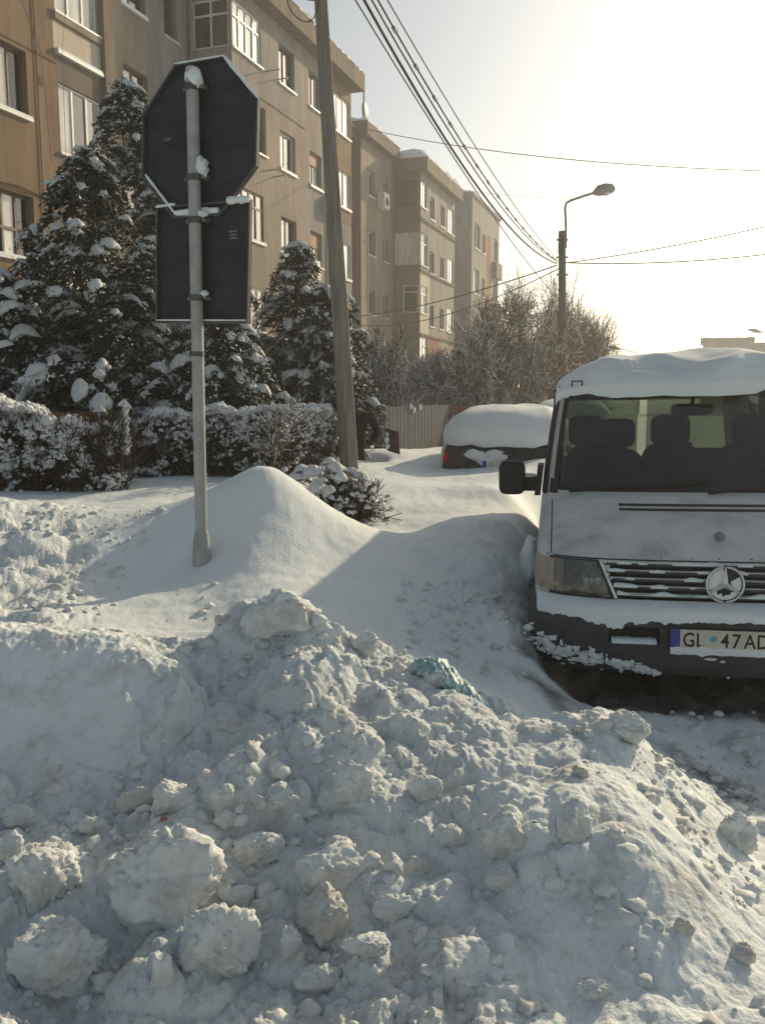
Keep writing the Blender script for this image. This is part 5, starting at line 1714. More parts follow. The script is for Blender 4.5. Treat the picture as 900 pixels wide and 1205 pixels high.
# number plate
pl = NB(); pl.box(-.262, .262, -.030, -.014, .420, .535); plo = pl.build('number_plate', M['black_plastic'], van)
nb = NB(); nb.box(-.211, .254, -.0335, -.0302, .427, .528); nb.build('plate_face', M['plate_white'], plo)
nb = NB(); nb.box(-.254, -.2125, -.0335, -.0302, .427, .528); nb.build('plate_band', M['plate_blue'], plo)


def text_mesh(name, body, size, loc, mat, parent, xs=1.0):
    cu = bpy.data.curves.new(name, 'FONT'); cu.body = body; cu.size = size; cu.extrude = .0006; cu.space_character = 1.0; cu.offset = .0012
    o = bpy.data.objects.new(name + '_tmp', cu); COL.objects.link(o)
    bpy.context.view_layer.update()
    me = bpy.data.meshes.new_from_object(o.evaluated_get(bpy.context.evaluated_depsgraph_get()))
    bpy.data.objects.remove(o, do_unlink=True)
    me.materials.clear(); me.materials.append(mat)
    r = link_mesh(name, me, parent)
    r.location = loc; r.rotation_euler = (math.pi / 2, 0, 0); r.scale = (xs, 1, 1)
    return r


for ch, x in (('G', -.200), ('L', -.141), ('4', -.028), ('7', .021), ('A', .076), ('D', .130)):
    text_mesh('plate_letter', ch, .105, (x, -.0342, .440), M['black_plastic'], plo, .74 if ch not in 'L7' else .78)
nb = NB(); nb.tube([(-.060, -.0345, .482), (-.060, -.0335, .482)], .016, 14); nb.build('plate_seal', M['plate_dot'], plo)
xs = np.linspace(-.255, .25, 60); hh = .018 + .010 * perlin(xs * 25, xs * 0, 41) + .03 * np.exp(-((xs + .11) / .012) ** 2) + .05 * sstep(.205, .235, xs)
nb = NB(); nb.grid(np.array([np.stack([xs, np.full(60, -.0345), np.full(60, .424) + hh * .55], -1), np.stack([xs, np.full(60, -.044), np.full(60, .416) + hh * .2], -1), np.stack([xs, np.full(60, -.036), .404 - hh * .4], -1)])); nb.build('plate_snow', M['frost'], plo, True)
# snow crust smeared on the lower left bumper, packed snow below
for k in range(230):
    u_ = random.random(); x = -.92 + .60 * u_ + random.uniform(-.03, .03); z = .385 - .11 * u_ + random.gauss(0, .022) * (1.6 - u_)
    w, f = BB.at(z); qq = min(.97, abs(x) / w); y = f + BB.c * (1 - (1 - qq ** BB.p) ** (1 / BB.p))
    V, F = snow_blob((x, y - .004, z), (.004 + .030 * random.random() ** 2, .009, .003 + .018 * random.random() ** 2), 300 + k, 2, .5)
    nb = NB(); nb.add(V, F); nb.build('snow_crust', M['frost'], bmp_, True)
for k in range(12):
    x = random.uniform(-.1, .8); z = random.uniform(.25, .39); w, f = BB.at(z)
    V, F = snow_blob((x, f + BB.c * (1 - (1 - (abs(x) / w) ** BB.p) ** (1 / BB.p)) - .004, z), (random.uniform(.01, .035), .01, random.uniform(.006, .012)), 360 + k, 1, .4)
    nb = NB(); nb.add(V, F); nb.build('snow_crust', M['frost'], bmp_, True)
# wipers
for x0, x1, y_ in ((-.72, .02, 0), (.02, .72, 0)):
    nb = NB(); pts = []
    for t_ in np.linspace(0, 1, 8):
        x = x0 + (x1 - x0) * t_; z = 1.15 + .075 * t_; pts.append((x, float(VB.yfront(x, z)) - .02, z))
    nb.tube(pts, .010, 5); wp = nb.build('wiper', M['black_plastic'], van, True)
# mirrors
for sx in (-1, 1):
    V, F = ico(3); V = V.copy(); V = np.sign(V) * np.abs(V) ** .45
    nb = NB(); nb.add(V / np.abs(V).max(0) * [.080, .06, .112] + [sx * 1.055, 1.16, 1.205], F); mo = nb.build('door_mirror', M['black_plastic'], van, True)
    nb = NB(); nb.obox((sx * .95, 1.20, 1.16), (.06, 0, .0), (0, .035, 0), (0, 0, .045)); nb.build('mirror_arm', M['black_plastic'], mo)
    nb = NB(); nb.obox((sx * .893, 1.22, 1.19), (.018, 0, 0), (0, .09, 0), (-.01 * sx, 0, .10)); nb.build('mirror_base', M['black_plastic'], mo)
    nb = NB(); V2, F2 = snow_blob((sx * .96, 1.19, 1.215), (.05, .03, .016), 7 + sx, 2); nb.add(V2, F2); nb.build('mirror_snow', M['frost'], mo, True)
# cabin
nb = NB(); xs = np.linspace(-.8, .8, 17); prof = [(.80, 1.09), (.95, 1.15), (1.1, 1.165), (1.28, 1.15), (1.36, 1.08), (1.38, .8), (1.34, .45)]
nb.grid(np.array([[(x, y + .25 * (abs(x) / .8) ** 4, z + .02 * math.cos(x * 4)) for x in xs] for y, z in prof])); nb.build('dashboard', M['interior'], van, True)


def rbox(nb, c, r, e=.45, rot=0.0, sub=3):
    V, F = ico(sub); V = np.sign(V) * np.abs(V) ** e; V = V / np.abs(V).max(0) * np.array(r)
    cr_, sr = math.cos(rot), math.sin(rot)
    V = np.stack([V[:, 0], V[:, 1] * cr_ + V[:, 2] * sr, -V[:, 1] * sr + V[:, 2] * cr_], -1)
    nb.add(V + np.array(c), F)


for x, wd in ((-.50, .235), (-.03, .20), (.50, .25)):
    nb = NB(); rbox(nb, (x, 2.05, 1.02), (wd, .09, .36), rot=.2); so = nb.build('seat', M['seat'], van, True)
    nb = NB(); rbox(nb, (x, 1.85, .66), (wd, .26, .09)); nb.build('seat_cushion', M['seat'], so, True)
    nb = NB(); rbox(nb, (x - (.0 if x > -.3 else .09), 2.13, 1.47), (.13 if x > -.3 else .12, .05, .115), .5); nb.build('headrest', M['seat'], so, True)
    if x < -.3: nb = NB(); rbox(nb, (x + .12, 2.13, 1.45), (.12, .05, .11), .5); nb.build('headrest', M['seat'], so, True)
nb = NB(); th = np.linspace(0, 2 * math.pi, 33); nb.tube(np.stack([.50 + .19 * np.cos(th), 1.48 - .08 * np.sin(th), 1.10 + .17 * np.sin(th)], -1), .016, 8, caps=False); nb.build('steering_wheel', M['black_plastic'], van, True)
nb = NB(); rbox(nb, (.02, 1.50, 1.63), (.125, .022, .04), .5); rm = nb.build('inside_mirror', M['black_plastic'], van, True)
nb = NB(); nb.tube([(.02, 1.5, 1.66), (.02, 1.46, 1.72)], .012, 6); nb.build('mirror_stem', M['black_plastic'], rm)
nb = NB(); nb.tube([(-.03, 1.48, 1.60), (-.03, 1.48, 1.42)], .003, 4); rbox(nb, (-.03, 1.48, 1.36), (.03, .02, .05), .7); rbox(nb, (-.03, 1.48, 1.40), (.055, .02, .018), .7); nb.build('hanging_charm', M['seat'], rm, True)
nb = NB(); nb.box(-.78, .78, 1.62, 4.3, 1.78, 1.80); nb.build('headliner', M['interior'], van)
for sx in (-1, 1):
    for y in (2.1, 3.25):
        nb = NB(); nb.box(*sorted((sx * .765, sx * .81)), y - .05, y + .05, 1.1, 1.78); nb.build('door_pillar', M['interior'], van)
for x, wd in ((-.4, .3), (.35, .3)):
    nb = NB(); rbox(nb, (x, 3.15, .95), (wd, .09, .33), rot=.15); so = nb.build('seat', M['seat'], van, True)
# wheels
for sx in (-1, 1):
    for y in (.98, 3.95):
        nb = NB(); nb.tube([(sx * .70, y, .31), (sx * .72, y, .31), (sx * .88, y, .31), (sx * .90, y, .31)], [.28, .31, .31, .27], 28); wo = nb.build('wheel', M['rubber'], van)
        nb = NB(); nb.tube([(sx * .86, y, .31), (sx * .905, y, .31)], [.20, .18], 20); nb.build('rim', M['metal_grey'], wo)
V, F = snow_blob((-.95, 1.62, .55), (.07, .22, .20), 88, 3, .3); nb = NB(); nb.add(V, F); nb.build('flank_snow', M['snow_soft'], van, True)

# ---- snow on the van roof: thick slab with a broken, overhanging front
nu, nv = 90, 60
U = np.linspace(-1, 1, nu); Vv = np.linspace(0, 1, nv)
UU, VV = np.meshgrid(U, Vv, indexing='ij')
xw = .80
fr = 1.36 + .22 * np.abs(U) ** 3 + .06 * perlin(U * 2.6, U * 0, 141) + .03 * perlin(U * 7, U * 0, 142) - .07 * np.exp(-((U + .12) / .3) ** 2)
YY = fr[:, None] + (4.45 - fr[:, None]) * VV
XX = UU * xw
T = .135 + .06 * perlin(XX * 1.5, YY * 1.2, 143) + .02 * perlin(XX * 5, YY * 5, 144)
ed = np.minimum(1, np.minimum((1 - np.abs(UU)) * xw / .30, 1)).clip(0) ** .5
T = T * (.12 + .88 * ed)
step = .55 + .45 * sstep(.02, .14 + .10 * perlin(UU * 3.1, UU * 0, 145), (YY - fr[:, None]) - .08 - .16 * (perlin(UU * 1.9 + 7, UU * 0, 146)))
T = T * step
front = np.minimum(1, (YY - fr[:, None]) / .05).clip(0) ** .5
T = np.maximum(.006, T * front)
zb_ = np.where(np.abs(UU) > .999, 1.79, 1.84 + .03 * (1 - UU ** 2)) - .06 * np.abs(UU) ** 4 - np.clip(1.75 - YY, 0, 1) * .16
Gt = np.stack([XX, YY, zb_ + T], -1)
Gb = np.stack([XX, YY, zb_ - .03 - .05 * (1 - front)], -1)
nb = NB(); nb.grid(Gt, flip=True); nb.grid(Gb)
for e in ((0, slice(None)), (-1, slice(None)), (slice(None), 0), (slice(None), -1)):
    nb.grid(np.stack([Gt[e], Gb[e]], 0))
nb.build('roof_snow', M['snow_soft'], van, True)
nb = NB(); nb.tube([(-.70, 1.50, 1.80), (-.70, 1.47, 1.83), (-.64, 1.46, 1.83), (-.64, 1.49, 1.80)], .006, 6); nb.build('roof_rail_clip', M['black_plastic'], van)


# ---- cars under the snow
def buried_car(px, d, az, label, seed, lift=0.0, width=1.68):
    X = (px - 450) / F_PX * d
    car = empty('parked_car', (X, d, .05 + lift), -az, label, 'car', 'cars buried in snow')
    k = width / 2
    rows = [(.30, k * .96, .10), (.45, k, .02), (.60, k, .0), (.72, k * .995, .03), (.85, k * .985, .06), (.97, k * .96, .10), (1.02, k * .94, .14), (1.15, k * .88, .24), (1.3, k * .80, .36), (1.38, k * .70, .48), (1.42, k * .5, .7)]
    cb = Body(rows, lambda z: 4.1 - (1.1 if z > 1.0 else 0) - (.7 if z > 1.3 else 0), p=3.0, c=.42)
    nb = cb.skin(lambda x, y, z: (z > 1.06) & (z < 1.3) & (np.abs(x) < k * .72) & (y < 1), lambda x, y, z: np.zeros(x.shape, int), 1)
    nb.build('body', M['car_dark'], car, True)
    nb = NB(); nb.grid(cb.patch(cst(-k * .72), cst(k * .72), 1.05, 1.31, -.01, 16, 5)); nb.build('rear_window', M['glass_dark'], car, True)
    for sx in (-1, 1):
        nb = NB(); solid_grid(nb, cb.patch(lambda z: sx * k * .86, lambda z: sx * k * .97, .80, .95, .012, 8, 5), .05); nb.build('tail_light', M['tail_red'], car, True)
        for y in (.75, 3.3):
            nb = NB(); nb.tube([(sx * (k - .2), y, .29), (sx * (k - .02), y, .29)], [.28, .28], 20); nb.build('wheel', M['rubber'], car)
    nb = NB(); G = cb.patch(cst(-k * .97), cst(k * .97), .50, .68, .035, 30, 4); solid_grid(nb, G, .06); nb.build('bumper', M['black_plastic'], car, True)
    nb = NB(); nb.box(-.26, .26, .015, .03, .735, .845); po = nb.build('number_plate', M['plate_white'], car)
    nb = NB(); nb.box(-.258, -.205, .010, .0145, .737, .843); nb.build('plate_band', M['plate_blue'], po)
    nb = NB(); nb.box(-.11 - .3, .09 - .3, .0, .03, .89, .925); nb.build('boot_handle', M['chrome'], car)
    # snow mantle
    srow = [(1.04, k * .985, .085), (1.08, k * .995, .07), (1.18, k * 1.0, .07), (1.28, k * .98, .12), (1.4, k * .88, .24), (1.47, k * .78, .36), (1.53, k * .70, .55), (1.565, k * .55, .8), (1.58, k * .35, 1.1)]
    sb2 = Body(srow, lambda z: 4.15 - (.9 if z > 1.2 else 0) - (.8 if z > 1.5 else 0), p=2.6, c=.50)
    nb = sb2.skin(lambda x, y, z: np.zeros(x.shape, bool), lambda x, y, z: np.zeros(x.shape, int), 1)
    tp = sb2.grid()[-1]; full = np.vstack([tp, (tp * [-1, 1, 1])[::-1]])
    nb.add(np.vstack([full, [[0, 1.9, 1.59]]]), [(i, (i + 1) % len(full), len(full)) for i in range(len(full))])
    lo = sb2.grid()[0]
    for sx in (-1, 1):
        l = lo * [sx, 1, 1]; nb.grid(np.stack([l, l * [.93, 1, 1] + [0, .08, .0]], 0), flip=sx > 0)
    o = nb.build('snow_mantle', M['snow_soft'], car, True)
    me = o.data
    co = np.empty(len(me.vertices) * 3, np.float32); me.vertices.foreach_get('co', co); co = co.reshape(-1, 3)
    amp = np.where(co[:, 2] > 1.09, 1.0, .4)
    co[:, 2] += amp * (.03 * perlin(co[:, 0] * 1.7, co[:, 1] * 1.7, seed) + .015 * perlin(co[:, 0] * 5, co[:, 1] * 5, seed + 1)) + np.where(co[:, 2] < 1.09, .05 * perlin(co[:, 0] * 4, co[:, 1] * 2, seed + 2), 0)
    me.vertices.foreach_set('co', co.ravel())
    # drift leaning against the sides
    for sx in (-1, 1):
        V, F = snow_blob((sx * k * 1.0, 1.25, .66), (.12, .80, .46), seed + 40 + sx, 3, .12); nb = NB(); nb.add(V, F); nb.build('side_drift', M['snow_soft'], car, True)
    # snow sticking to the tailgate
    for q in range(5):
        V, F = snow_blob((-k * .45 + .09 * q + random.uniform(-.03, .03), .02 + .01 * q, .93 - .045 * (q % 3)), (.13, .025, .07), seed + 20 + q, 2, .4); nb = NB(); nb.add(V, F); nb.build('tailgate_snow', M['frost'], car, True)
    return car


buried_car(590, 11.75, R(13), 'dark car buried in thick snow with one red tail light showing', 71, -.07, 1.76)
buried_car(668, 17.6, R(14), 'farther snow-buried car hardly seen beyond the first one', 75, .0)

# ------------------------------------------------------------------ fence, person, shovel
M['fence_grey'] = simple('fence_grey', (.115, .117, .115), .8, .18, 4, vec=(1, 1, .4))
M['fence_brown'] = simple('fence_brown', (.16, .065, .045), .8, .2, 8)
M['cloth_black'] = simple('cloth_black', (.010, .010, .011), .95, .3, 14, spec=.1)
M['skin'] = simple('skin', (.42, .26, .19), .6, .1, 20)
M['hair'] = simple('hair_dark', (.02, .015, .012), .8, .3, 40)
M['shovel_red'] = simple('shovel_maroon', (.055, .014, .016), .55, .25, 9)
M['wood'] = simple('handle_wood', (.28, .18, .09), .7, .25, 8, vec=(8, 8, 1))


def fence(pts, z_top, bw, gap, mat, label, name='fence'):
    b = Vector((pts[0][0], pts[0][1], 0)); b.z = gz(b.x, b.y)
    root = empty(name, b, 0, label, 'fence')
    board = {}
    for (x0, y0), (x1, y1) in zip(pts[:-1], pts[1:]):
        L = math.hypot(x1 - x0, y1 - y0); n = int(L / (bw + gap)); ang = math.atan2(y1 - y0, x1 - x0)
        if mat not in board:
            nb = NB(); w = bw / 2
            prof = [(-w, .0), (-w * .75, -.018), (-w * .2, -.018), (0, -.006), (w * .2, -.018), (w * .75, -.018), (w, 0)]
            H = 1.7
            nb.grid(np.array([[(x, y, z) for x, y in prof] for z in (0, H)])); nb.grid(np.array([[(x, y + .008, z) for x, y in prof] for z in (0, H)]), flip=True)
            nb.grid(np.array([[(x, y + d_, H) for x, y in prof] for d_ in (0, .008)]))
            tmp = nb.build('slat', M[mat], root); board[mat] = tmp.data; bpy.data.objects.remove(tmp)
        for i in range(n):
            o = link_mesh('slat', board[mat], root); t = (i + .5) / n
            x, y = x0 + (x1 - x0) * t, y0 + (y1 - y0) * t
            o.location = (x - b.x, y - b.y, z_top - 1.7 + random.uniform(-.012, .012) - b.z); o.rotation_euler = (0, random.uniform(-.006, .006), ang + random.uniform(-.03, .03))
        for zr in (.25, .95):
            nb = NB(); c, s_ = math.cos(ang), math.sin(ang)
            nb.obox(((x0 + x1) / 2 - b.x - s_ * .03, (y0 + y1) / 2 - b.y + c * .03, z_top - zr - b.z), (c * L / 2, s_ * L / 2, 0), (-s_ * .015, c * .015, 0), (0, 0, .03)); nb.build('rail', M[mat], root)
    return root


def xy(px, d): return ((px - 450) / F_PX * d, d)
f1 = fence([xy(424, 15.2), xy(452, 15.0), xy(526.5, 18.2)], 1.52, .17, .012, 'fence_grey', 'grey sheet metal fence between the utility pole and the buried car')
fence([xy(528, 18.2), xy(546, 18.5)], 1.50, .075, .035, 'fence_brown', 'short run of dark red wooden pickets at the right end of the grey fence', 'picket_fence')
fence([xy(547.5, 18.6), xy(640, 20.5)], 1.45, .17, .012, 'fence_grey', 'far run of grey fence behind the buried car')
for k, (px, py) in enumerate([(483, 478), (487, 483), (494, 479)]):
    t_ = (px - 452) / (526.5 - 452); dd = 15.0 + 3.2 * t_ * .9
    c0 = P(px, py, dd - .12); b = f1.location
    V, F = snow_blob((c0.x - b.x, c0.y - b.y, c0.z - b.z), (.035, .04, .06), 500 + k, 2, .3); nb = NB(); nb.add(V, F); nb.build('fence_snow', M['snow_soft'], f1, True)


def skin_figure(name, verts, edges, radii, mat, parent, root_i=0, sub=2):
    me = bpy.data.meshes.new(name + '_cage'); me.from_pydata(verts, edges, [])
    o = bpy.data.objects.new(name + '_cage', me); COL.objects.link(o)
    md = o.modifiers.new('skin', 'SKIN'); md.use_smooth_shade = True
    for i, r in enumerate(radii):
        sv = me.skin_vertices[0].data[i]; sv.radius = (r, r) if not isinstance(r, tuple) else r; sv.use_root = (i == root_i)
    s = o.modifiers.new('sub', 'SUBSURF'); s.levels = sub; s.render_levels = sub
    bpy.context.view_layer.update()
    m2 = bpy.data.meshes.new_from_object(o.evaluated_get(bpy.context.evaluated_depsgraph_get()))
    bpy.data.objects.remove(o, do_unlink=True)
    m2.materials.clear(); m2.materials.append(mat)
    for p in m2.polygons: p.use_smooth = True
    return link_mesh(name, m2, parent)


# person bending over a shovel, mostly behind the pole; faces +x (right) and a little away
pb = P(413, 560, 13.0); pb.z = gz(pb.x, pb.y) - .02
pr = empty('person', pb, R(62), 'person in black clothes bending forward with a shovel behind the concrete pole', 'person')
#        0 pelvis        1 waist          2 chest          3 neck          4 head          5 Lhip          6 Lknee         7 Lankle        8 Ltoe
pv = [(-.02, 0, .84), (.08, 0, .96), (.22, 0, 1.08), (.38, 0, 1.14), (.45, 0, 1.15),
      (-.02, .10, .80), (.05, .12, .44), (-.04, .12, .07), (.13, .13, .04),
      (-.02, -.10, .80), (.07, -.12, .44), (-.02, -.12, .07), (.15, -.13, .04),
      (.24, .21, 1.12), (.36, .26, .90), (.46, .12, .74),
      (.24, -.21, 1.12), (.32, -.28, .88), (.38, -.10, .70)]
pe = [(0, 1), (1, 2), (2, 3), (3, 4), (0, 5), (5, 6), (6, 7), (7, 8), (0, 9), (9, 10), (10, 11), (11, 12), (2, 13), (13, 14), (14, 15), (2, 16), (16, 17), (17, 18)]
prad = [.17, .17, .19, .075, .07, .12, .085, .06, .05, .12, .085, .06, .05, .085, .062, .045, .085, .062, .045]
body = skin_figure('body', pv, pe, prad, M['cloth_black'], pr)
V, F = ico(3); nb = NB(); Vh = V * [.095, .078, .115]; Vh[:, 0] += np.where(V[:, 0] > .85, .018 * (np.abs(V[:, 1]) < .25) * (np.abs(V[:, 2]) < .25), 0)
cr_, sr = math.cos(1.1), math.sin(1.1)
Vh = np.stack([Vh[:, 0] * cr_ + Vh[:, 2] * sr, Vh[:, 1], -Vh[:, 0] * sr + Vh[:, 2] * cr_], -1)
nb.add(Vh + [.52, 0, 1.13], F); hd = nb.build('head', M['skin'], pr, True)
nb = NB(); Vc = V[:, :] * [.105, .088, .120]; Vc = np.stack([Vc[:, 0] * cr_ + Vc[:, 2] * sr, Vc[:, 1], -Vc[:, 0] * sr + Vc[:, 2] * cr_], -1)
keep = [f for f in F if (V[f, 2] - .35 * V[f, 0]).mean() > -.05]; nb.add(Vc + [.515, 0, 1.135], keep); nb.build('cap', M['cloth_black'], hd, True)
# gloved hands with fingers closed round the handle
hA, hB = np.array((.40, .09, .75)), np.array((.42, -.08, .71))
hdir = unit((hB - hA)[None])[0]
for hp, wr in ((hB, np.array(pv[18])), (hA, np.array(pv[15]))):
    nb = NB(); rbox(nb, tuple((hp + wr) / 2), (.045, .04, .03), .7); ho = nb.build('glove', M['cloth_black'], pr, True)
    for k in range(5):
        c0 = hp + hdir * (-.036 + .02 * k); n1 = np.array([0, 0, 1.0]); n2 = np.cross(hdir, n1)
        rr_ = .026 if k else .03
        a = np.linspace(-.6, 4.0, 8) if k else np.linspace(-.4, -3.2, 7)
        nb = NB(); nb.tube([c0 + (n1 * math.cos(q) + n2 * math.sin(q)) * rr_ for q in a], .0095, 6); nb.build('finger', M['cloth_black'], ho, True)
# shovel: handle through both hands, maroon blade
bl = P(462, 519, 12.75)
M_pr = Matrix.Translation(pb) @ Matrix.Rotation(R(62), 4, 'Z')
wA, wB = M_pr @ Vector(hA), M_pr @ Vector(hB)
shv = empty('snow_shovel', bl, 0, 'dark maroon snow shovel blade sticking up beside the grey fence', 'shovel')
nb = NB(); h0 = wA - bl + (wA - wB).normalized() * .35; h1 = Vector((-.05, .02, -.12))
nb.tube([h0, wA - bl, wB - bl, (wB - bl).lerp(h1, .6), h1], .013, 8); nb.build('handle', M['wood'], shv, True)
nb = NB(); gg = []
for v_ in np.linspace(-1, 1, 9):
    gg.append([(.095 * u_ + .035 * v_ * -.35, -.05 + .035 * u_ * u_ + .02 * v_, .165 * v_ - .03 * u_) for u_ in np.linspace(-1, 1, 9)])
gg = np.array(gg); nb.grid(gg); nb.grid(gg + [0, .012, 0], flip=True)
for e in (gg[0], gg[-1], gg[:, 0], gg[:, -1]): nb.grid(np.stack([e, e + [0, .012, 0]], 0))
blade = nb.build('blade', M['shovel_red'], shv, True)
for k, (x, z, r) in enumerate([(-.085, .02, .05), (-.07, -.07, .04), (-.08, .1, .03)]):
    V2, F2 = snow_blob((x, -.05, z), (r * .7, .025, r), 520 + k, 2, .4); nb = NB(); nb.add(V2, F2); nb.build('blade_snow', M['frost'], blade, True)

# ------------------------------------------------------------------ lumps of snow on the heap
def slope_d(py, k=1.0): return k * 1.775 / (0.264 + (py - 465) / F_PX)


def ray_ground(px, py, d0=1.5, d1=4.6):
    """first place where the line of sight through the pixel meets the snow"""
    d = np.linspace(d0, d1, 300)
    pts = np.array([list(P(px, py, q)) for q in (d0, d1)])
    X = np.interp(d, [d0, d1], pts[:, 0]); Z = np.interp(d, [d0, d1], pts[:, 2])
    below = Z < ground_h(X, d)
    i = int(np.argmax(below)) if below.any() else 150
    return Vector((X[i], d[i], Z[i]))


def chunk_mesh(seed, r, sub=4, amp=.34, rough=1.0):
    V, F = ico(sub); V = V.copy()
    rg = np.random.default_rng(seed)
    off = Vector(rg.uniform(-50, 50, 3))
    # facets from random cutting planes make it read as broken snow
    for k in range(9):
        n = unit(rg.normal(0, 1, (1, 3)))[0]; h = rg.uniform(.58, .95)
        dd = V @ n - h; V = V - np.outer(np.maximum(dd, 0) * .85, n)
    d = np.array([amp * mnoise.noise(Vector(v) * 1.3 + off) + rough * (.20 * abs(mnoise.noise(Vector(v) * 2.6 + off)) + .16 * abs(mnoise.noise(Vector(v) * 5.5 + off)) + .09 * mnoise.noise(Vector(v) * 11 + off) + .05 * mnoise.noise(Vector(v) * 23 + off)) - .06 for v in V])
    V = V * (1 + d)[:, None] * np.asarray(r)
    return V, F


CH = [  # px, py, half width px, half height px, label, material, sink
    (332, 726, 40, 36, 'rounded snow block crowning the top of the heap', 'snow_chunk'),
    (44, 1040, 44, 46, 'knobbly snow boulder at the left edge of the heap', 'snow_chunk'),
    (188, 1052, 66, 62, 'biggest dirty snow boulder in the lower left of the heap', 'snow_chunk'),
    (252, 1122, 48, 50, 'upright snow block right below the biggest boulder', 'snow_chunk'),
    (62, 1142, 58, 46, 'broad low snow boulder in the bottom left corner', 'snow_chunk'),
    (376, 1088, 32, 40, 'brownish snow lump with a dirty top, lower middle of the heap', 'snow_dirty'),
    (384, 1030, 44, 32, 'long slanted snow lump just above the brownish one', 'snow_chunk'),
    (415, 930, 32, 28, 'pale angular snow block in the middle of the heap', 'snow_chunk'),
    (462, 1073, 24, 18, 'flat pebble-like snow lump right of the brownish one', 'snow_chunk'),
    (597, 985, 31, 30, 'round snow ball on the right half of the heap', 'snow_chunk'),
    (674, 972, 21, 30, 'half-buried oval snow lump right of the round ball', 'snow_chunk'),
    (298, 1003, 34, 24, 'snow lump behind the biggest boulder, upper right of it', 'snow_chunk'),
    (397, 1005, 20, 17, 'small snow lump touching the upper end of the slanted one', 'snow_chunk'),
    (163, 946, 32, 18, 'brown dirt-soaked clod under the left slab', 'snow_dirty'),
    (200, 944, 22, 24, 'rounded snow lump beside the brown clod', 'snow_chunk'),
    (260, 942, 17, 20, 'small upright snow lump right of the brown clod pair', 'snow_chunk'),
    (266, 966, 17, 13, 'small snow lump just below the upright one near the clod', 'snow_chunk'),
    (374, 1157, 30, 17, 'flat snow lump near the bottom edge, left of centre', 'snow_chunk'),
    (188, 1148, 14, 26, 'narrow snow sliver between the two lower left boulders', 'snow_chunk'),
    (430, 1116, 26, 18, 'low snow lump below the flat pebble-like one', 'snow_chunk'),
    (592, 1036, 20, 18, 'snow knob just below the round ball', 'snow_chunk'),
    (303, 944, 9, 9, 'tiny yellowish ice lump left of the pale block', 'snow_dirty'),
    (280, 1060, 18, 17, 'round snow lump right beside the biggest boulder', 'snow_chunk'),
    (340, 1115, 16, 22, 'snow lump wedged left of the brownish one', 'snow_chunk'),
    (462, 1022, 12, 15, 'small standing snow lump above the flat pebble-like one', 'snow_chunk'),
    (494, 1022, 14, 13, 'small greyish snow lump right of the standing one', 'snow_dirty'),
    (534, 988, 16, 14, 'smooth snow lump left of the round ball', 'snow_chunk'),
    (868, 985, 22, 24, 'pointed snow block at the right edge by the slush', 'snow_chunk'),
    (742, 862, 24, 22, 'snow knob on the right shoulder of the ridge', 'snow_chunk'),
    (806, 1094, 12, 12, 'small dirty snow lump low on the right side', 'snow_dirty'),
    (875, 1125, 15, 14, 'grey snow lump in the lower right corner', 'snow_dirty'),
    (700, 1170, 22, 14, 'low snow lump near the bottom right', 'snow_chunk'),
    (512, 798, 18, 14, 'small snow lump in front of the blue bag', 'snow_chunk'),
    (430, 760, 16, 16, 'snow knob on the ridge right of the crowning block', 'snow_chunk'),
    (20, 968, 22, 16, 'snow lump at the left edge below the slab', 'snow_chunk'),
    (110, 975, 18, 12, 'snow lump in the gap below the left slab', 'snow_chunk'),
    (335, 945, 18, 12, 'crusty snow lump left of the pale angular block', 'snow_chunk'),
    (500, 930, 20, 15, 'loose snow lump right of the pale angular block', 'snow_chunk'),
    (650, 1045, 14, 11, 'small snow lump right of the snow knob under the ball', 'snow_chunk'),
    (5, 1000, 18, 18, 'snow lump cut by the left edge above the knobbly boulder', 'snow_chunk'),
]
for i, (px, py, hw, hh, lab, mt) in enumerate(CH):
    p = ray_ground(px, min(py + hh * .55, 1195))
    s = p.y / F_PX
    r = np.array([hw * s * 1.08, (hw + hh) * .5 * s * .85, hh * s * 1.08])
    big = hw > 28
    V, F = chunk_mesh(900 + i, r, 5 if hw > 15 else 4, .34 if big else .26)
    rz = random.uniform(-.4, .4); c_, s_ = math.cos(rz), math.sin(rz)
    V = np.stack([V[:, 0], V[:, 1] , V[:, 2]], -1)
    o = link_mesh('snow_chunk', mesh_np('snow_chunk', V, [F], M[mt], None, True))
    cz = P(px, py, p.y)
    o.location = (cz.x, p.y + r[1] * .46, cz.z - r[2] * .08)
    tag(o, lab, 'snow lump', 'snow lumps on the heap')

# crumbs: loose bits of snow nobody could count
rg = np.random.default_rng(5)
N = 6000
cx = rg.uniform(-2.2, 2.4, N); cy = rg.uniform(1.5, 3.6, N)
cl = fbm(cx * 1.8, cy * 1.8, 3, 77)
ok = rg.random(N) < sstep(-.25, .5, cl)
ok &= masks(cx, cy, None)[3] < .3
cx, cy = cx[ok], cy[ok]
lx = rg.uniform(-2.7, -1.6, 350); ly = rg.uniform(4.6, 6.6, 350)
tx = rg.uniform(.1, .75, 260); ty = rg.uniform(4.2, 5.4, 260)
mx = rg.normal(-1.05, .3, 40); my = rg.normal(4.75, .35, 40)
sx_ = rg.uniform(1.0, 2.6, 420); sy_ = rg.uniform(3.2, 4.4, 420)
cx = np.concatenate([cx, lx, tx, sx_, mx]); cy = np.concatenate([cy, ly, ty, sy_, my])
cz = ground_h(cx, cy)
V0, F0 = ico(2)
nb = NB(); N = len(cx)
sz = .004 + .026 * rg.random(N) ** 4.5
dis = 1 + rg.normal(0, .20, (N, len(V0)))
base = V0[None] * dis[:, :, None] * (sz[:, None, None] * np.stack([rg.uniform(.8, 1.3, N), rg.uniform(.8, 1.3, N), rg.uniform(.6, 1.0, N)], -1)[:, None, :])
VV_ = base + np.stack([cx, cy, cz + sz * .05], -1)[:, None, :]
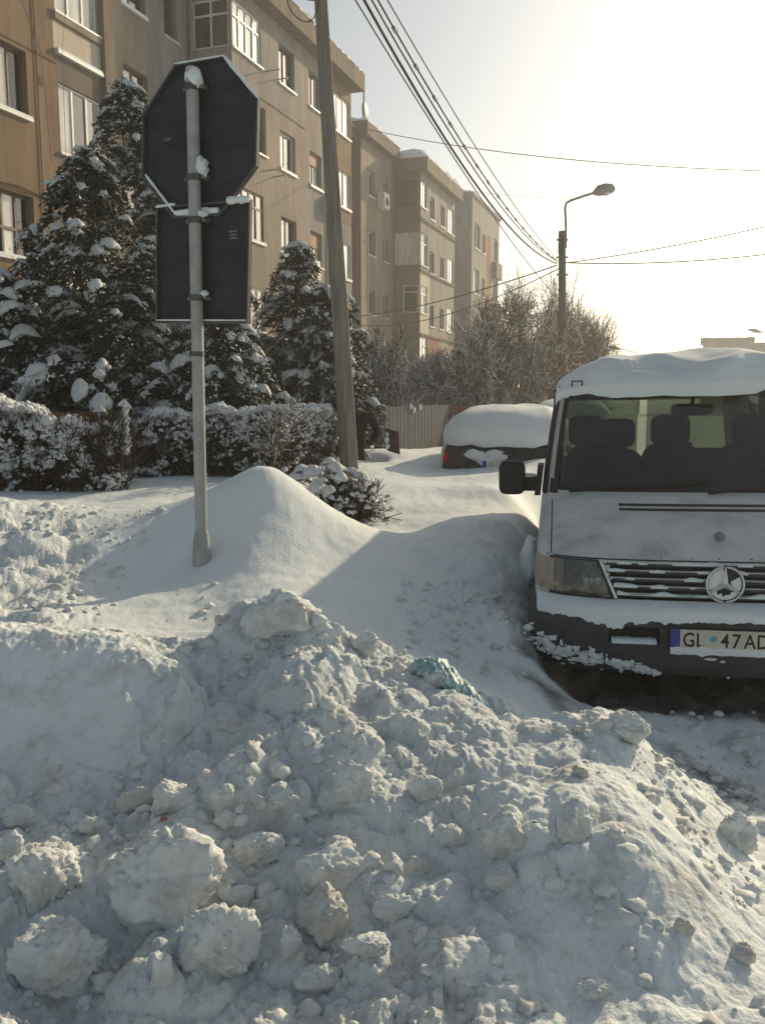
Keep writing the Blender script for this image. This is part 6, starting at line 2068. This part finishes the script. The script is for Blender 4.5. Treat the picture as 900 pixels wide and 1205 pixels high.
nb.add(VV_.reshape(-1, 3), (F0[None] + (np.arange(N) * len(V0))[:, None, None]).reshape(-1, 3))
o = nb.build('snow_crumbs', M['snow_chunk'], None, True); tag(o, 'loose crumbs of snow scattered over the heap and the slush', 'snow', None, 'stuff')

# ------------------------------------------------------------------ litter: blue bag, scraps
m, nt, bs = new_mat('bag_blue')
n = noise_node(nt, 9, 5)
r_ = ramp(nt, n.outputs[0], [(.3, (.40, .64, .70)), (.7, (.62, .83, .86))]); nt.links.new(r_.outputs[0], bs.inputs['Base Color'])
bs.inputs['Roughness'].default_value = .5; bs.inputs['Transmission Weight'].default_value = .3
M['bag'] = m
pts = [(487, 774), (498, 778), (515, 782), (532, 794), (548, 806), (562, 818), (580, 832)]
wid = [.03, .055, .075, .07, .06, .045, .02]
cen = []
for px, py in pts:
    q = P(px, py + 4, 3.20 - (px - 487) / 93 * .12); q.z = max(q.z - .012, gz(q.x, q.y) - .008); cen.append(q)
NB_ = 70; t = np.linspace(0, len(cen) - 1, NB_); V_ = np.array([list(c) for c in cen])
cl_ = np.stack([np.interp(t, np.arange(len(cen)), V_[:, k]) for k in range(3)], -1); wd = np.interp(t, np.arange(len(cen)), wid)
ang = np.linspace(0, 2 * math.pi, 41)
G = np.zeros((NB_, 41, 3))
for i in range(NB_):
    rr = wd[i] * (.62 + .7 * np.abs(perlin(np.cos(ang) * 1.7 + i * .13, np.sin(ang) * 1.7 + i * .08, 17)) + .55 * np.abs(perlin(np.cos(ang) * 3.4 + i * .21, np.sin(ang) * 3.4 - i * .17, 19)) + .3 * np.abs(perlin(np.cos(ang) * 8 + i * .3, np.sin(ang) * 8 + i * .25, 23)))
    G[i, :, 0] = cl_[i, 0] + .15 * rr * np.cos(ang); G[i, :, 1] = cl_[i, 1] + rr * np.cos(ang) * .9; G[i, :, 2] = cl_[i, 2] + rr * np.sin(ang) * .55
b0 = cen[3]; nb = NB(); nb.grid(G - np.array(b0)); o = nb.build('plastic_bag', M['bag'], None, True); o.location = b0
tag(o, 'crumpled pale blue plastic bag stuck in the ridge of the heap', 'plastic bag')
M['scrap_red'] = simple('scrap_red', (.28, .12, .11), .6, .3, 40)
for px, py, sz_, mt, lab in [(193, 964, .011, 'scrap_red', 'tiny reddish scrap of wrapper beside the brown clod'), (628, 969, .010, 'rubber', 'small black pebble right of the round snow ball'), (648, 998, .011, 'rubber', 'dark grit under the half-buried oval lump'), (690, 1174, .012, 'rust', 'brown clod of dirt near the bottom right')]:
    p = ray_ground(px, py)
    V, F = chunk_mesh(int(px), (sz_, sz_ * .8, sz_ * .6), 2); o = link_mesh('litter_scrap', mesh_np('litter_scrap', V, [F], M[mt], None, False)); o.location = p
    tag(o, lab, 'litter')

# ------------------------------------------------------------------ winter haze
def add_haze(density):
    nb = NB(); nb.box(-150, 150, -60, 190, -2.0, 22.0)
    o = nb.build('haze', [], None)
    m = bpy.data.materials.new('haze_air'); m.use_nodes = True
    nt = m.node_tree; nt.nodes.remove(nt.nodes['Principled BSDF'])
    v = nt.nodes.new('ShaderNodeVolumePrincipled')
    v.inputs['Color'].default_value = (.86, .88, .90, 1)
    v.inputs['Density'].default_value = density
    v.inputs['Anisotropy'].default_value = .55
    nt.links.new(v.outputs[0], nt.nodes['Material Output'].inputs['Volume'])
    o.data.materials.append(m)
    tag(o, kind='stuff')


if HAZE: add_haze(HAZE)
